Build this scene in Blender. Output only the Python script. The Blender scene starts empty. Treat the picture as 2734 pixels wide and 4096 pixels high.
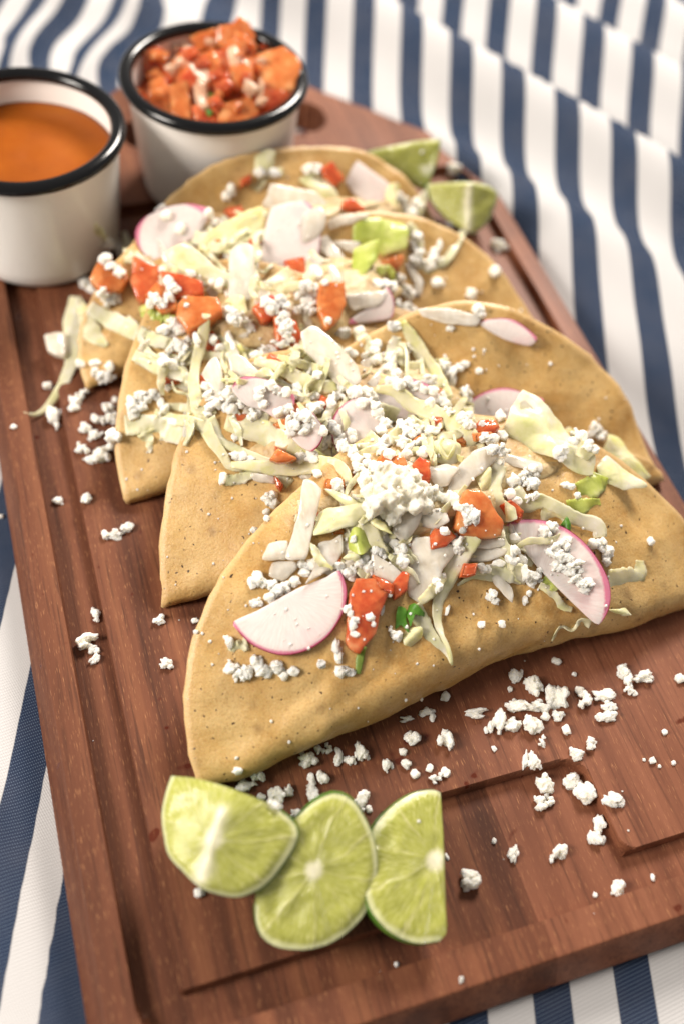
import bpy, bmesh, math, random
import numpy as np
from mathutils import Vector, Matrix, noise
from mathutils.bvhtree import BVHTree
random.seed(7)
S = 0.01                                   # everything below is surveyed in centimetres
scene = bpy.context.scene
COL = scene.collection

# ------------------------------------------------------------------ camera, world, lamps, exposure
CAM = Vector((-9.688, -3.006, 29.870))     # cm, board frame: x across the board, y along it, z up from its top
FW = Vector((0.24043345, 0.52367841, -0.81728372))
RT = Vector((0.95035428, -0.29834459, 0.08841524))
UP = Vector((0.19753103, 0.79796706, 0.56941204))
FPX = 4005.487
cam = bpy.data.cameras.new('camera')
camo = bpy.data.objects.new('camera', cam)
COL.objects.link(camo)
m = Matrix.Identity(4)
for i in range(3):
    m[i][0], m[i][1], m[i][2], m[i][3] = RT[i], UP[i], -FW[i], CAM[i] * S
camo.matrix_world = m
cam.sensor_fit = 'VERTICAL'
cam.sensor_height = 36
cam.lens = 35.2045
cam.clip_start = 0.01
cam.clip_end = 50
cam.dof.use_dof = True
cam.dof.focus_distance = (Vector((0.4, 12.4, 3.2)) - CAM).dot(FW) * S
cam.dof.aperture_fstop = 4.2
cam.dof.aperture_blades = 0
scene.camera = camo

world = bpy.data.worlds.new("World")
scene.world = world
world.use_nodes = True
wb = world.node_tree.nodes['Background']
wb.inputs['Color'].default_value = (1.0, 0.95, 0.90, 1)
wb.inputs['Strength'].default_value = 0.29

def area(name, loc, target, size, power, color, sy=None):
    l = bpy.data.lights.new(name, 'AREA')
    l.shape = 'RECTANGLE'
    l.size = size
    l.size_y = sy or size
    l.energy = power
    l.color = color
    o = bpy.data.objects.new(name, l)
    COL.objects.link(o)
    o.location = Vector(loc)
    o.rotation_euler = (Vector(target) - Vector(loc)).to_track_quat('-Z', 'Y').to_euler()
    return o
area('softbox_right', (0.52, 0.88, 0.74), (0.02, 0.18, 0), 0.32, 19.0, (1.0, 0.925, 0.84))
area('softbox_left', (-0.88, 0.22, 0.62), (0.0, 0.16, 0), 0.38, 14.5, (1.0, 0.925, 0.84))
scene.view_settings.view_transform = 'Standard'
scene.view_settings.look = 'None'
scene.view_settings.exposure = 0.22
scene.view_settings.gamma = 1
try:
    scene.cycles.use_denoising = True
    scene.cycles.denoiser = 'OPENIMAGEDENOISE'
except Exception:
    pass
scene.cycles.max_bounces = 8

# ------------------------------------------------------------------ helpers
def tag(o, label=None, cat=None, group=None, kind=None):
    if label: o['label'] = label
    if cat: o['category'] = cat
    if group: o['group'] = group
    if kind: o['kind'] = kind
    return o

def empty(name, loc=(0, 0, 0)):
    o = bpy.data.objects.new(name, None)
    o.empty_display_size = 0.01
    COL.objects.link(o)
    o.location = Vector(loc) * S
    return o

def build(name, verts, faces, mats, parent=None, origin=None, smooth=True, attrs=None, fmat=None):
    """one mesh object from world verts in cm; local origin = the parent's location or `origin`."""
    V = np.asarray(verts, float)
    if parent is not None:
        org = np.array(parent.location) / S
    elif origin is not None:
        org = np.asarray(origin, float)
    else:
        org = V.mean(0)
        org[2] = V[:, 2].min()
    me = bpy.data.meshes.new(name)
    me.from_pydata(((V - org) * S).tolist(), [], [list(f) for f in faces])
    for mt in (mats if isinstance(mats, (list, tuple)) else [mats]):
        me.materials.append(mt)
    if fmat is not None:
        me.polygons.foreach_set('material_index', np.asarray(fmat, dtype=np.int32))
    if smooth:
        me.polygons.foreach_set('use_smooth', np.ones(len(me.polygons), dtype=bool))
    for k, a in (attrs or {}).items():
        at = me.attributes.new(k, 'FLOAT', 'POINT')
        at.data.foreach_set('value', np.asarray(a, dtype=np.float32))
    me.update()
    o = bpy.data.objects.new(name, me)
    COL.objects.link(o)
    if parent is not None:
        o.parent = parent
    else:
        o.location = Vector(org) * S
    return o

def grid_faces(nu, nv, wrap=False, off=0, flip=False):
    F = []
    for j in range(nv - 1):
        for i in range(nu if wrap else nu - 1):
            a = off + j * nu + i
            b = off + j * nu + (i + 1) % nu
            c, d = b + nu, a + nu
            F.append((a, d, c, b) if flip else (a, b, c, d))
    return F

def sstep(a, b, x):
    t = np.clip((np.asarray(x, float) - a) / (b - a), 0, 1)
    return t * t * (3 - 2 * t)

def nz(p, s, seed=0):
    return noise.noise(Vector((p[0] * s + seed * 7.3, p[1] * s - seed * 3.1, p[2] * s + seed * 1.7)))

# ------------------------------------------------------------------ materials
class Mat:
    def __init__(self, name):
        self.m = bpy.data.materials.new(name)
        self.m.use_nodes = True
        self.t = self.m.node_tree
        self.b = self.t.nodes['Principled BSDF']
        self.tc = self.t.nodes.new('ShaderNodeTexCoord')
    def n(self, typ, **kw):
        nd = self.t.nodes.new(typ)
        for k, v in kw.items():
            if k.startswith('_'):
                setattr(nd, k[1:], v)
            else:
                self.set(nd.inputs[k.replace('__', ' ')], v)
        return nd
    def set(self, inp, v):
        if isinstance(v, bpy.types.NodeSocket):
            self.t.links.new(v, inp)
        elif isinstance(v, (tuple, list)) and len(v) == 3 and inp.type == 'RGBA':
            inp.default_value = (*v, 1)
        else:
            inp.default_value = v
    def p(self, **kw):
        for k, v in kw.items():
            self.set(self.b.inputs[k.replace('__', ' ')], v)
    def obj(self): return self.tc.outputs['Object']
    def mapping(self, sc, src=None, rot=(0, 0, 0)):
        mp = self.n('ShaderNodeMapping')
        self.t.links.new(src or self.obj(), mp.inputs['Vector'])
        mp.inputs['Scale'].default_value = sc
        mp.inputs['Rotation'].default_value = rot
        return mp.outputs[0]
    def noise(self, scale, detail=4, rough=.55, vec=None, dist=0):
        nd = self.n('ShaderNodeTexNoise', Scale=scale, Detail=detail, Roughness=rough, Distortion=dist)
        self.t.links.new(vec or self.obj(), nd.inputs['Vector'])
        return nd.outputs['Fac']
    def ramp(self, fac, stops, interp='LINEAR'):
        r = self.n('ShaderNodeValToRGB')
        r.color_ramp.interpolation = interp
        e = r.color_ramp.elements
        while len(e) < len(stops): e.new(0.5)
        for el, (p, c) in zip(e, stops):
            el.position = p
            el.color = (*c, 1) if len(c) == 3 else c
        self.t.links.new(fac, r.inputs['Fac'])
        return r.outputs['Color']
    def mix(self, fac, a, b, mode='MIX'):
        x = self.n('ShaderNodeMix', _data_type='RGBA', _blend_type=mode)
        self.set(x.inputs[0], fac); self.set(x.inputs[6], a); self.set(x.inputs[7], b)
        return x.outputs[2]
    def math(self, op, a, b=0.0, c=None):
        x = self.n('ShaderNodeMath', _operation=op)
        self.set(x.inputs[0], a); self.set(x.inputs[1], b)
        if c is not None: self.set(x.inputs[2], c)
        return x.outputs[0]
    def attr(self, name):
        return self.n('ShaderNodeAttribute', _attribute_name=name).outputs['Fac']
    def bump(self, h, strength, dist):
        bn = self.n('ShaderNodeBump', Height=h, Strength=strength, Distance=dist)
        self.t.links.new(bn.outputs[0], self.b.inputs['Normal'])
        return bn.outputs[0]

def grey(v): return (v, v, v)

def wood_mat(name, base, light, dark):
    M = Mat(name)
    warp = M.noise(9, 2, .5)
    v = M.mapping((1, .035, 1))
    streak = M.noise(900, 3, .6, v)
    v2 = M.mapping((1, .02, 1))
    broad = M.noise(110, 4, .6, v2)
    patch = M.noise(16, 3, .55, M.mapping((1, .35, 1)))
    c = M.ramp(broad, [(.34, dark), (.52, base), (.70, light)])
    c = M.mix(M.ramp(patch, [(.35, grey(0)), (.7, grey(.55))]), c, dark)
    v3 = M.mapping((1, .075, 1))
    pores = M.noise(3600, 1, .5, v3)
    pm = M.ramp(pores, [(.64, grey(0)), (.74, grey(1))])
    c = M.mix(M.math('MULTIPLY', pm, .55), c, (.46, .215, .095))
    dk = M.ramp(streak, [(.28, grey(.8)), (.47, grey(0))])
    c = M.mix(dk, c, tuple(x * .55 for x in dark))
    wet = M.ramp(M.noise(95, 2, .5), [(.70, grey(0)), (.735, grey(1))])
    c = M.mix(M.math('MULTIPLY', wet, .75), c, (.070, .012, .007))
    M.p(Base__Color=c, Roughness=M.mix(wet, M.ramp(patch, [(.3, grey(.66)), (.7, grey(.5))]), grey(.2)))
    M.b.inputs['Specular IOR Level'].default_value = .24
    M.bump(M.math('ADD', streak, M.math('MULTIPLY', pores, .5)), .22, .0004)
    return M.m
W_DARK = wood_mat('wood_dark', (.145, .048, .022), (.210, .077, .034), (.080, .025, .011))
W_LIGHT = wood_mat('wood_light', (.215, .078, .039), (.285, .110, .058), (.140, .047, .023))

def cloth_mat():
    M = Mat('striped_cotton')
    u = M.attr('u')
    fr = M.math('FRACT', u)
    blue = M.ramp(fr, [(0.0, grey(0)), (.012, grey(1)), (.455, grey(1)), (.467, grey(0))])
    wv = M.mapping((1, 1, 1), rot=(0, 0, math.radians(18)))
    sep = M.n('ShaderNodeSeparateXYZ')
    M.t.links.new(wv, sep.inputs[0])
    X, Y = sep.outputs[0], sep.outputs[1]
    a = M.math('SINE', M.math('MULTIPLY', X, 2 * math.pi / .0013))
    b = M.math('SINE', M.math('ADD', M.math('MULTIPLY', Y, 2 * math.pi / .00115), M.math('MULTIPLY', X, math.pi / .0013)))
    tw = M.math('MULTIPLY', a, b)
    dots = M.ramp(M.math('MULTIPLY_ADD', tw, .5, .5), [(.70, grey(0)), (.86, grey(1))])
    nz_ = M.noise(60, 3)
    bl = M.mix(M.math('MULTIPLY', dots, .42), (.005, .018, .050), (.19, .26, .34))
    wh = M.mix(M.math('MULTIPLY', dots, .42), (.50, .49, .485), (.40, .395, .40))
    c = M.mix(blue, wh, bl)
    c = M.mix(M.math('MULTIPLY', nz_, .12), c, (.35, .30, .28))
    M.p(Base__Color=c, Roughness=.92)
    M.b.inputs['Specular IOR Level'].default_value = .03
    M.bump(tw, .28, .0003)
    return M.m
CLOTH = cloth_mat()

def tortilla_mat():
    M = Mat('fried_corn_tortilla')
    big = M.noise(45, 4, .6)
    mid = M.noise(230, 5, .65)
    fine = M.noise(1400, 3, .7)
    c = M.ramp(big, [(.30, (.41, .215, .056)), (.5, (.52, .32, .110)), (.72, (.60, .41, .175))])
    c = M.mix(M.ramp(mid, [(.42, grey(0)), (.72, grey(.6))]), c, (.58, .39, .165))
    c = M.mix(M.ramp(fine, [(.30, grey(.55)), (.5, grey(0))]), c, (.31, .155, .05))
    c = M.mix(M.ramp(fine, [(.60, grey(0)), (.74, grey(.5))]), c, (.66, .49, .26))
    vor = M.n('ShaderNodeTexVoronoi', Scale=330, Randomness=1)
    wrp = M.n('ShaderNodeVectorMath', _operation='ADD')
    M.t.links.new(M.obj(), wrp.inputs[0])
    wn = M.n('ShaderNodeTexNoise', Scale=420.0, Detail=2.0)
    M.t.links.new(M.obj(), wn.inputs['Vector'])
    ws = M.n('ShaderNodeVectorMath', _operation='SCALE'); ws.inputs['Scale'].default_value = .0028
    M.t.links.new(wn.outputs['Color'], ws.inputs[0]); M.t.links.new(ws.outputs[0], wrp.inputs[1])
    M.t.links.new(wrp.outputs[0], vor.inputs['Vector'])
    sp = M.ramp(M.math('SUBTRACT', vor.outputs['Distance'], M.math('MULTIPLY', fine, .10)), [(.045, grey(1)), (.10, grey(0))])
    rnd = M.ramp(M.noise(90, 2), [(.40, grey(0)), (.50, grey(1))])
    c = M.mix(M.math('MULTIPLY', sp, rnd), c, (.045, .022, .010))
    v2 = M.n('ShaderNodeTexVoronoi', Scale=95, Randomness=1)
    M.t.links.new(M.obj(), v2.inputs['Vector'])
    bl = M.ramp(M.math('ADD', v2.outputs['Distance'], M.math('MULTIPLY', mid, .35)), [(.22, grey(.5)), (.42, grey(0))])
    rn2 = M.ramp(M.noise(38, 2), [(.44, grey(0)), (.56, grey(1))])
    c = M.mix(M.math('MULTIPLY', bl, rn2), c, (.17, .085, .032))
    ed = M.attr('edge')
    c = M.mix(M.math('MULTIPLY', ed, .5), c, (.70, .49, .25))
    oil = M.noise(30, 2)
    M.p(Base__Color=c, Roughness=M.ramp(oil, [(.35, grey(.27)), (.65, grey(.46))]))
    M.b.inputs['Subsurface Weight'].default_value = .12
    M.b.inputs['Subsurface Radius'].default_value = (.004, .002, .0008)
    M.b.inputs['Subsurface Scale'].default_value = .5
    M.b.inputs['Specular IOR Level'].default_value = .4
    h = M.math('ADD', M.math('MULTIPLY', mid, 1.0), M.math('MULTIPLY', fine, .45))
    M.bump(h, .55, .0007)
    return M.m
TORT = tortilla_mat()

def food_mat(name, cols, nscale=120, rough=.3, sss=.3, rad=(.004, .003, .002), bump=.2, bscale=500, spec=.5, trans=0.0, vec=None, bd=.0004, see=0.0):
    M = Mat(name)
    v = M.mapping(vec) if vec else None
    n1 = M.noise(nscale, 4, .6, v)
    k = len(cols)
    st = [(.30 + .40 * i / max(1, k - 1), c) for i, c in enumerate(cols)]
    M.p(Base__Color=M.ramp(n1, st), Roughness=rough)
    M.b.inputs['Subsurface Weight'].default_value = sss
    M.b.inputs['Subsurface Radius'].default_value = rad
    M.b.inputs['Subsurface Scale'].default_value = 1.0
    M.b.inputs['Specular IOR Level'].default_value = spec
    if trans: M.b.inputs['Transmission Weight'].default_value = trans
    if bump: M.bump(M.noise(bscale, 3, .6, v), bump, bd)
    if see:                                    # thin and glassy: part of the light goes straight through
        tr = M.n('ShaderNodeBsdfTransparent'); tr.inputs[0].default_value = (1, .97, .9, 1)
        mx = M.n('ShaderNodeMixShader')
        M.t.links.new(M.math('MULTIPLY', M.ramp(M.noise(nscale * .5, 3, .6), [(.3, grey(1.25)), (.7, grey(.6))]), see), mx.inputs[0])
        M.t.links.new(M.b.outputs[0], mx.inputs[1]); M.t.links.new(tr.outputs[0], mx.inputs[2])
        M.t.links.new(mx.outputs[0], M.t.nodes['Material Output'].inputs['Surface'])
    return M
CHEESE = food_mat('fresh_cheese', [(.70, .66, .54), (.75, .71, .59), (.79, .76, .66)], 160, .6, .5, (.005, .0045, .0035), .4, 900, .25).m
CRUMB = food_mat('cheese_crumb', [(.82, .765, .645), (.855, .81, .70), (.88, .845, .755)], .8, .6, .6, (.005, .0045, .0035), .3, 4.0, .25, bd=.08).m
ONION = food_mat('white_onion', [(.72, .62, .49), (.83, .75, .63), (.90, .86, .78)], 260, .16, .4, (.006, .005, .004), .25, 300, .5, 0, (1, .25, 1), see=.30).m
ONION_PINK = food_mat('salsa_stained_onion', [(.62, .34, .20), (.72, .47, .32), (.78, .60, .46)], 200, .2, .4, (.006, .005, .004), .25, 300, .5, see=.15).m
LET_PALE = food_mat('pale_lettuce', [(.68, .68, .30), (.79, .75, .44), (.85, .80, .62)], 120, .34, .35, (.004, .004, .002), .4, 260, .4, see=.13).m
LET_YEL = food_mat('yellow_green_lettuce', [(.72, .67, .28), (.80, .74, .42), (.66, .64, .22)], 110, .34, .35, (.004, .004, .001), .45, 260, .4, see=.13).m
LET_GREEN = food_mat('green_lettuce', [(.33, .40, .05), (.48, .54, .12), (.62, .62, .26)], 100, .32, .25, (.003, .004, .001), .5, 260, .4, see=.08).m
CILANTRO = food_mat('cilantro', [(.04, .13, .010), (.09, .22, .022)], 200, .4, .1, (.002, .003, .001), .4, 500, .35).m
TOMATO = food_mat('tomato_flesh', [(.42, .048, .016), (.54, .115, .036), (.61, .26, .115)], 170, .13, .4, (.008, .002, .001), .3, 350, .55, see=.09).m
TOMATO_OR = food_mat('orange_tomato_flesh', [(.50, .110, .024), (.60, .20, .058), (.67, .36, .16)], 150, .13, .4, (.008, .003, .001), .3, 350, .55, see=.09).m
SKIN = food_mat('radish_skin', [(.20, .003, .035), (.28, .006, .055), (.36, .02, .09)], 200, .4, .0, (.003, .001, .001), .1, 400).m
FILL = food_mat('filling', [(.34, .21, .09), (.52, .38, .19), (.64, .52, .30)], 190, .45, .1, (.003, .002, .001), .6, 420, .4, 0, None, .001).m

def radish_mat():
    M = Mat('radish_flesh')
    r, a = M.attr('rad'), M.attr('ang')
    cx = M.n('ShaderNodeCombineXYZ')
    M.set(cx.inputs[0], M.math('MULTIPLY', r, 2.5)); M.set(cx.inputs[1], M.math('MULTIPLY', a, 14.0))
    st = M.noise(1.6, 4, .6, cx.outputs[0])
    c = M.ramp(st, [(.25, (.66, .53, .49)), (.52, (.71, .60, .56)), (.80, (.77, .69, .645))])
    pk = M.ramp(M.noise(55, 3, .6), [(.5, grey(0)), (.75, grey(.55))])
    c = M.mix(pk, c, (.74, .40, .42))
    rim = M.ramp(M.math('ADD', r, M.math('MULTIPLY', st, .05)), [(.965, grey(0)), (1.03, grey(1))])
    c = M.mix(M.math('MULTIPLY', rim, .8), c, (.60, .10, .22))
    M.p(Base__Color=c, Roughness=.27)
    M.b.inputs['Subsurface Weight'].default_value = .35
    M.b.inputs['Subsurface Radius'].default_value = (.006, .004, .0035)
    M.b.inputs['Subsurface Scale'].default_value = 1
    M.bump(st, .2, .0003)
    return M.m
RADISH = radish_mat()

def lime_mat():
    M = Mat('lime_flesh')
    r, a = M.attr('rad'), M.attr('ang')
    cx = M.n('ShaderNodeCombineXYZ')
    M.set(cx.inputs[0], M.math('MULTIPLY', r, 3.0)); M.set(cx.inputs[1], M.math('MULTIPLY', a, 9.0))
    cell = M.noise(2.6, 4, .6, cx.outputs[0])
    c = M.ramp(cell, [(.22, (.25, .265, .028)), (.5, (.39, .395, .085)), (.78, (.60, .58, .26))])
    a2 = M.math('ADD', a, M.math('MULTIPLY', M.noise(70, 2), .55))
    fr = M.math('FRACT', M.math('MULTIPLY', a2, 9 / (2 * math.pi)))
    d = M.math('ABSOLUTE', M.math('SUBTRACT', fr, .5))
    mem = M.ramp(d, [(.0, grey(1)), (.06, grey(0))])
    c = M.mix(M.math('MULTIPLY', M.math('MULTIPLY', mem, M.noise(120, 2)), .6), c, (.66, .61, .36))
    wob = M.math('ADD', r, M.math('MULTIPLY', M.noise(150, 2), .06))
    core = M.ramp(wob, [(.10, grey(1)), (.20, grey(0))])
    c = M.mix(core, c, (.78, .74, .52))
    alb = M.ramp(wob, [(.945, grey(0)), (.985, grey(1))])
    c = M.mix(M.math('MULTIPLY', alb, .8), c, (.66, .66, .36))
    c = M.mix(M.attr('core'), c, (.80, .76, .56))
    M.p(Base__Color=c, Roughness=M.ramp(cell, [(.3, grey(.10)), (.7, grey(.30))]))
    M.b.inputs['Coat Weight'].default_value = .12
    M.b.inputs['Coat Roughness'].default_value = .12
    M.b.inputs['Subsurface Weight'].default_value = .35
    M.b.inputs['Subsurface Radius'].default_value = (.006, .006, .002)
    M.b.inputs['Subsurface Scale'].default_value = 1
    M.bump(M.math('SUBTRACT', cell, M.math('MULTIPLY', mem, -.4)), .5, .0007)
    return M.m
LIME = lime_mat()
RIND = food_mat('lime_rind', [(.035, .10, .012), (.07, .17, .018), (.13, .25, .03)], 160, .3, .05, (.002, .003, .001), .4, 800, .5).m
PITH = food_mat('lime_pith', [(.78, .74, .52), (.84, .80, .64)], 200, .45, .2, (.004, .004, .002), .3, 600, .4).m

def enamel(name, col, speck):
    M = Mat(name)
    n1 = M.noise(900, 2, .5)
    s = M.ramp(n1, [(.70, grey(0)), (.76, grey(1))])
    c = M.mix(M.math('MULTIPLY', s, speck), col, (.30, .27, .24))
    M.p(Base__Color=c, Roughness=.16)
    M.b.inputs['Coat Weight'].default_value = .15
    M.b.inputs['Specular IOR Level'].default_value = .3
    M.b.inputs['Coat Roughness'].default_value = .08
    M.bump(M.noise(50, 2), .08, .001)
    return M.m
ENAMEL = enamel('white_enamel', (.79, .755, .71), .35)
BLACK = enamel('black_enamel', (.004, .004, .0045), 0)
SALSA = food_mat('orange_salsa', [(.24, .055, .003), (.29, .070, .004), (.33, .088, .006)], 40, .4, .1, (.004, .001, .0005), .15, 150, .2).m
STEM = food_mat('herb_stem', [(.10, .17, .02), (.22, .29, .05)], 300, .4, .1, (.002, .003, .001), .2, 500).m

# ------------------------------------------------------------------ striped tablecloth
def cloth():
    xs = np.arange(-46, 62.01, .36)
    ys = np.concatenate([np.arange(-30, 66, .36), np.arange(66, 110, 1.0)])
    X, Y = np.meshgrid(xs, ys)
    Z = np.full(X.shape, -1.62)
    d = .873 * X + .488 * Y
    right = sstep(9, 13, X + .25 * (Y - 30))
    wob = .5 * np.sin(X * .21 + 1) + .4 * np.sin(Y * .17)
    def ridge(dd, c, a, w1, w2):
        t = dd - c
        return a * np.where(t < 0, np.exp(-(t / w1) ** 2), np.exp(-(t / w2) ** 2))
    far = sstep(16, 30, Y)
    Z += right * far * (ridge(d + wob * .5, 33.0, 2.3, 2.6, .9) + ridge(d + wob * .5, 40.2, 2.4, 3.0, .95)
          + ridge(d + wob, 47.2, 2.0, 2.4, 1.2) + ridge(d + wob, 26.6, 1.1, 2.0, 1.4) + ridge(d, 55, .9, 2.5, 1.5))
    Z += right * .9 * sstep(19, 27, d) * sstep(8, 22, Y)
    lf = (1 - sstep(-2, 5, X)) * sstep(40, 46, Y)
    e = .80 * X - .60 * Y
    Z += lf * (ridge(e, -36.5, 1.1, 1.5, 1.0) + ridge(e, -33.0, .8, 1.2, 1.0) + ridge(.3 * X + .95 * Y, 49.5, .9, 1.5, .8))
    ll = (1 - sstep(-15.5, -12.6, X)) * (1 - sstep(30, 38, Y))
    Z += ll * (.25 * np.sin(.9 * X + .35 * Y) * .8 + ridge(.9 * X + .43 * Y, -9.3, .45, .9, .7))
    rl = sstep(12.4, 15, X) * (1 - sstep(20, 30, Y))
    Z += rl * .25 * (np.sin(.55 * X + .25 * Y) + .6)
    # how the stripes run: the folds take up cloth, so their phase steps across each ridge
    u0 = (X - .31 * Y - 2.66) / 2.64
    u1 = (X - .40 * Y - 1.30) / 2.70
    u2 = (X - .50 * Y + 1.50) / 2.70
    s1 = sstep(33.2, 34.3, d + wob * .25) * sstep(8, 14, X)
    s2 = sstep(40.5, 41.6, d + wob * .25) * sstep(12, 17, X)
    u1 = u1 + np.round(np.mean(u0[(d > 33) & (d < 34) & (X > 12)] - u1[(d > 33) & (d < 34) & (X > 12)]))
    u2 = u2 + np.round(np.mean(u1[(d > 40.3) & (d < 41.3) & (X > 15)] - u2[(d > 40.3) & (d < 41.3) & (X > 15)]))
    u = u0 * (1 - s1) + u1 * s1
    u = u * (1 - s2) + u2 * s2
    ye = Y + (-12.65 - X) / .33
    ul = 12 + np.interp(ye, [-60, -5, 1.2, 6.4, 9.7, 13.5, 17.5, 21.5, 25.5, 80], [10.5, 3.0, 2.46, 2.0, 1.46, 1.0, .46, 0, -.54, -7.9])
    wl = 1 - sstep(-11.2, -10.2, X) 
    wl = wl * (1 - sstep(24, 34, Y))
    u = u * (1 - wl) + ul * wl
    tl = (1 - sstep(-2.0, 5.0, X)) * sstep(40, 43, Y)
    u = u + tl * (.32 * np.sin(Y * .45 + X * .35 + .6) + .5 * sstep(-36.8, -35.6, e) + .5 * sstep(-33.2, -32.2, e))
    V = np.stack([X, Y, Z], -1).reshape(-1, 3)
    ny, nx = X.shape
    o = build('tablecloth', V, grid_faces(nx, ny), CLOTH, origin=(0, 0, -1.62), attrs={'u': u.ravel()})
    tag(o, 'blue and white striped cotton tablecloth rumpled under the wooden board', 'tablecloth')
cloth()

# ------------------------------------------------------------------ cutting board
TH = 1.58
def board_half_width(y):
    w = 12.5
    if y < .45: w -= (1.0 - math.sqrt(max(0, 1 - min(1, .45 - y) ** 2))) * 1.0
    if y > 35.2:
        w = min(w, 12.5 - (y - 35.6) * 1.0 + .18 - .18 * min(1, abs(y - 35.6)))
    if y > 42.2:
        w = min(w, 5.85 - (y - 42.2) * .9)
    if y > 43.2:
        w = min(w, 4.95 - 1.6 * (1 - math.sqrt(max(0, 1 - ((y - 43.2) / 1.6) ** 2))) * 1.3)
    return max(w, .3)
def rrect(x, y, x0, x1, y0, y1, r):
    cx, cy = (x0 + x1) / 2, (y0 + y1) / 2
    qx = abs(x - cx) - (x1 - x0) / 2 + r
    qy = abs(y - cy) - (y1 - y0) / 2 + r
    return math.hypot(max(qx, 0), max(qy, 0)) + min(max(qx, qy), 0) - r
def panel_sdf(x, y):
    """< 0 inside the raised middle panel; the notch at the near end is cut out of it."""
    if y < 6 and abs(x) < 6:                       # the notch corners are rounded off too
        qx, qy = .45 - (abs(x - .085) - 3.635), .45 - (y - 2.12)
        if 0 < qx < .45 and 0 < qy < .45: return math.hypot(qx, qy) - .45
    a = rrect(x, y, -9.87, 9.87, 2.12, 33.6, .12)
    n = rrect(x, y, -3.55, 3.72, -4, 5.3, .8)
    return max(a, -n)
def top_z(x, y):
    w = board_half_width(y)
    de = min(w - abs(x), y + .58, 44.8 - y)
    z = 0.0
    if de < .56: z -= 1.15 * (1 - max(0, de) / .56) ** 1.25
    g = rrect(x, y, -11.12, 11.12, 1.0, 34.6, 1.3)
    p = panel_sdf(x, y)
    outer = min(1, max(0, -g / .05)); inner = min(1, max(0, p / .05))
    depth = .44
    # the channel floor rises a little towards the rim at the near end
    fl = depth
    z -= fl * min(outer, inner) if p > 0 or g < 0 else 0
    if p <= 0: z = min(z, 0) if de < .56 else 0.0
    return z
def make_board():
    root = empty('cutting_board', (0, 20, -TH))
    tag(root, 'reddish brown wooden cutting board with juice groove and handle hole', 'cutting board')
    def axis(a, b, step, extra, fine=()):
        v = set(np.round(np.arange(a, b + 1e-6, step), 4))
        for e in extra:
            for k in (-.14, -.09, -.05, 0, .05, .09, .14): v.add(round(e + k, 4))
        for lo, hi in fine:
            v |= set(np.round(np.arange(lo, hi, .055), 4))
        v |= {a, b}
        v = sorted(x for x in v if a <= x <= b)
        out = [v[0]]
        for x in v[1:]:
            if x - out[-1] > .02: out.append(x)
        out[-1] = b
        return out
    ys = axis(-.58, 44.8, .17, [1.0, 2.12, 5.3, 33.6, 34.6], ((1.95, 2.75), (4.3, 5.5))) 
    ys = sorted(set(ys + [-.55, -.5, -.42, -.3, -.18, -.08, -.03, 0.0, .04, 44.72]))
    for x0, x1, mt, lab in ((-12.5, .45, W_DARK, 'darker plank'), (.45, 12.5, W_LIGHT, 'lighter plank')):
        xs = axis(x0, x1, .17, [-11.12, -9.87, -3.55, 3.72, 9.87, 11.12], ((-4.2, -2.6), (2.75, 4.35)))
        xs = sorted(set(xs + [x for x in (-12.47, -12.4, -12.3, -12.2, -12.05, -11.97, -11.93, 11.93, 11.97, 12.05, 12.2, 12.3, 12.4, 12.47) if x0 <= x <= x1]))
        nx = len(xs)
        V, bott = [], []
        for y in ys:
            w = board_half_width(y)
            for x in xs:
                # squeeze columns to the outline
                xx = x
                if abs(x) > w - .0 or w < 12.49:
                    s = w / 12.5
                    lim = .45
                    xx = lim + (x - lim) * ((w - lim) / (12.5 - lim)) if x > lim else lim + (x - lim) * ((w + lim) / (12.5 + lim))
                V.append((xx, y, top_z(xx, y)))
        ny = len(ys)
        F = []
        hole = lambda x, y: (rrect(x, y, -4.6, 5.6, 38.3, 40.9, 1.2) < 0)
        hb = []
        for j in range(ny - 1):
            for i in range(nx - 1):
                a = j * nx + i
                q = (a, a + 1, a + 1 + nx, a + nx)
                cx = sum(V[k][0] for k in q) / 4; cy = sum(V[k][1] for k in q) / 4
                if hole(cx, cy): continue
                F.append(q)
        # walls: every open border of the sheet drops to the underside, except the glued joint
        cnt = {}
        for f in F:
            for k in range(4):
                e = (f[k], f[(k + 1) % 4])
                cnt[e] = cnt.get(e, 0) + 1
        base = len(V)
        low = {}
        def lowv(k):
            if k not in low:
                low[k] = len(V)
                V.append((V[k][0], V[k][1], -TH))
            return low[k]
        n_top = len(F)
        for (a, b) in list(cnt):
            if (b, a) in cnt: continue
            if abs(V[a][0] - .45) < 1e-5 and abs(V[b][0] - .45) < 1e-5: continue
            F.append((b, a, lowv(a), lowv(b)))
        o = build('plank', V, F, mt, parent=root, smooth=True)
        o['label'] = lab
        wn = o.modifiers.new('auto', 'EDGE_SPLIT'); wn.split_angle = math.radians(32)
    return root
board = make_board()

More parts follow.
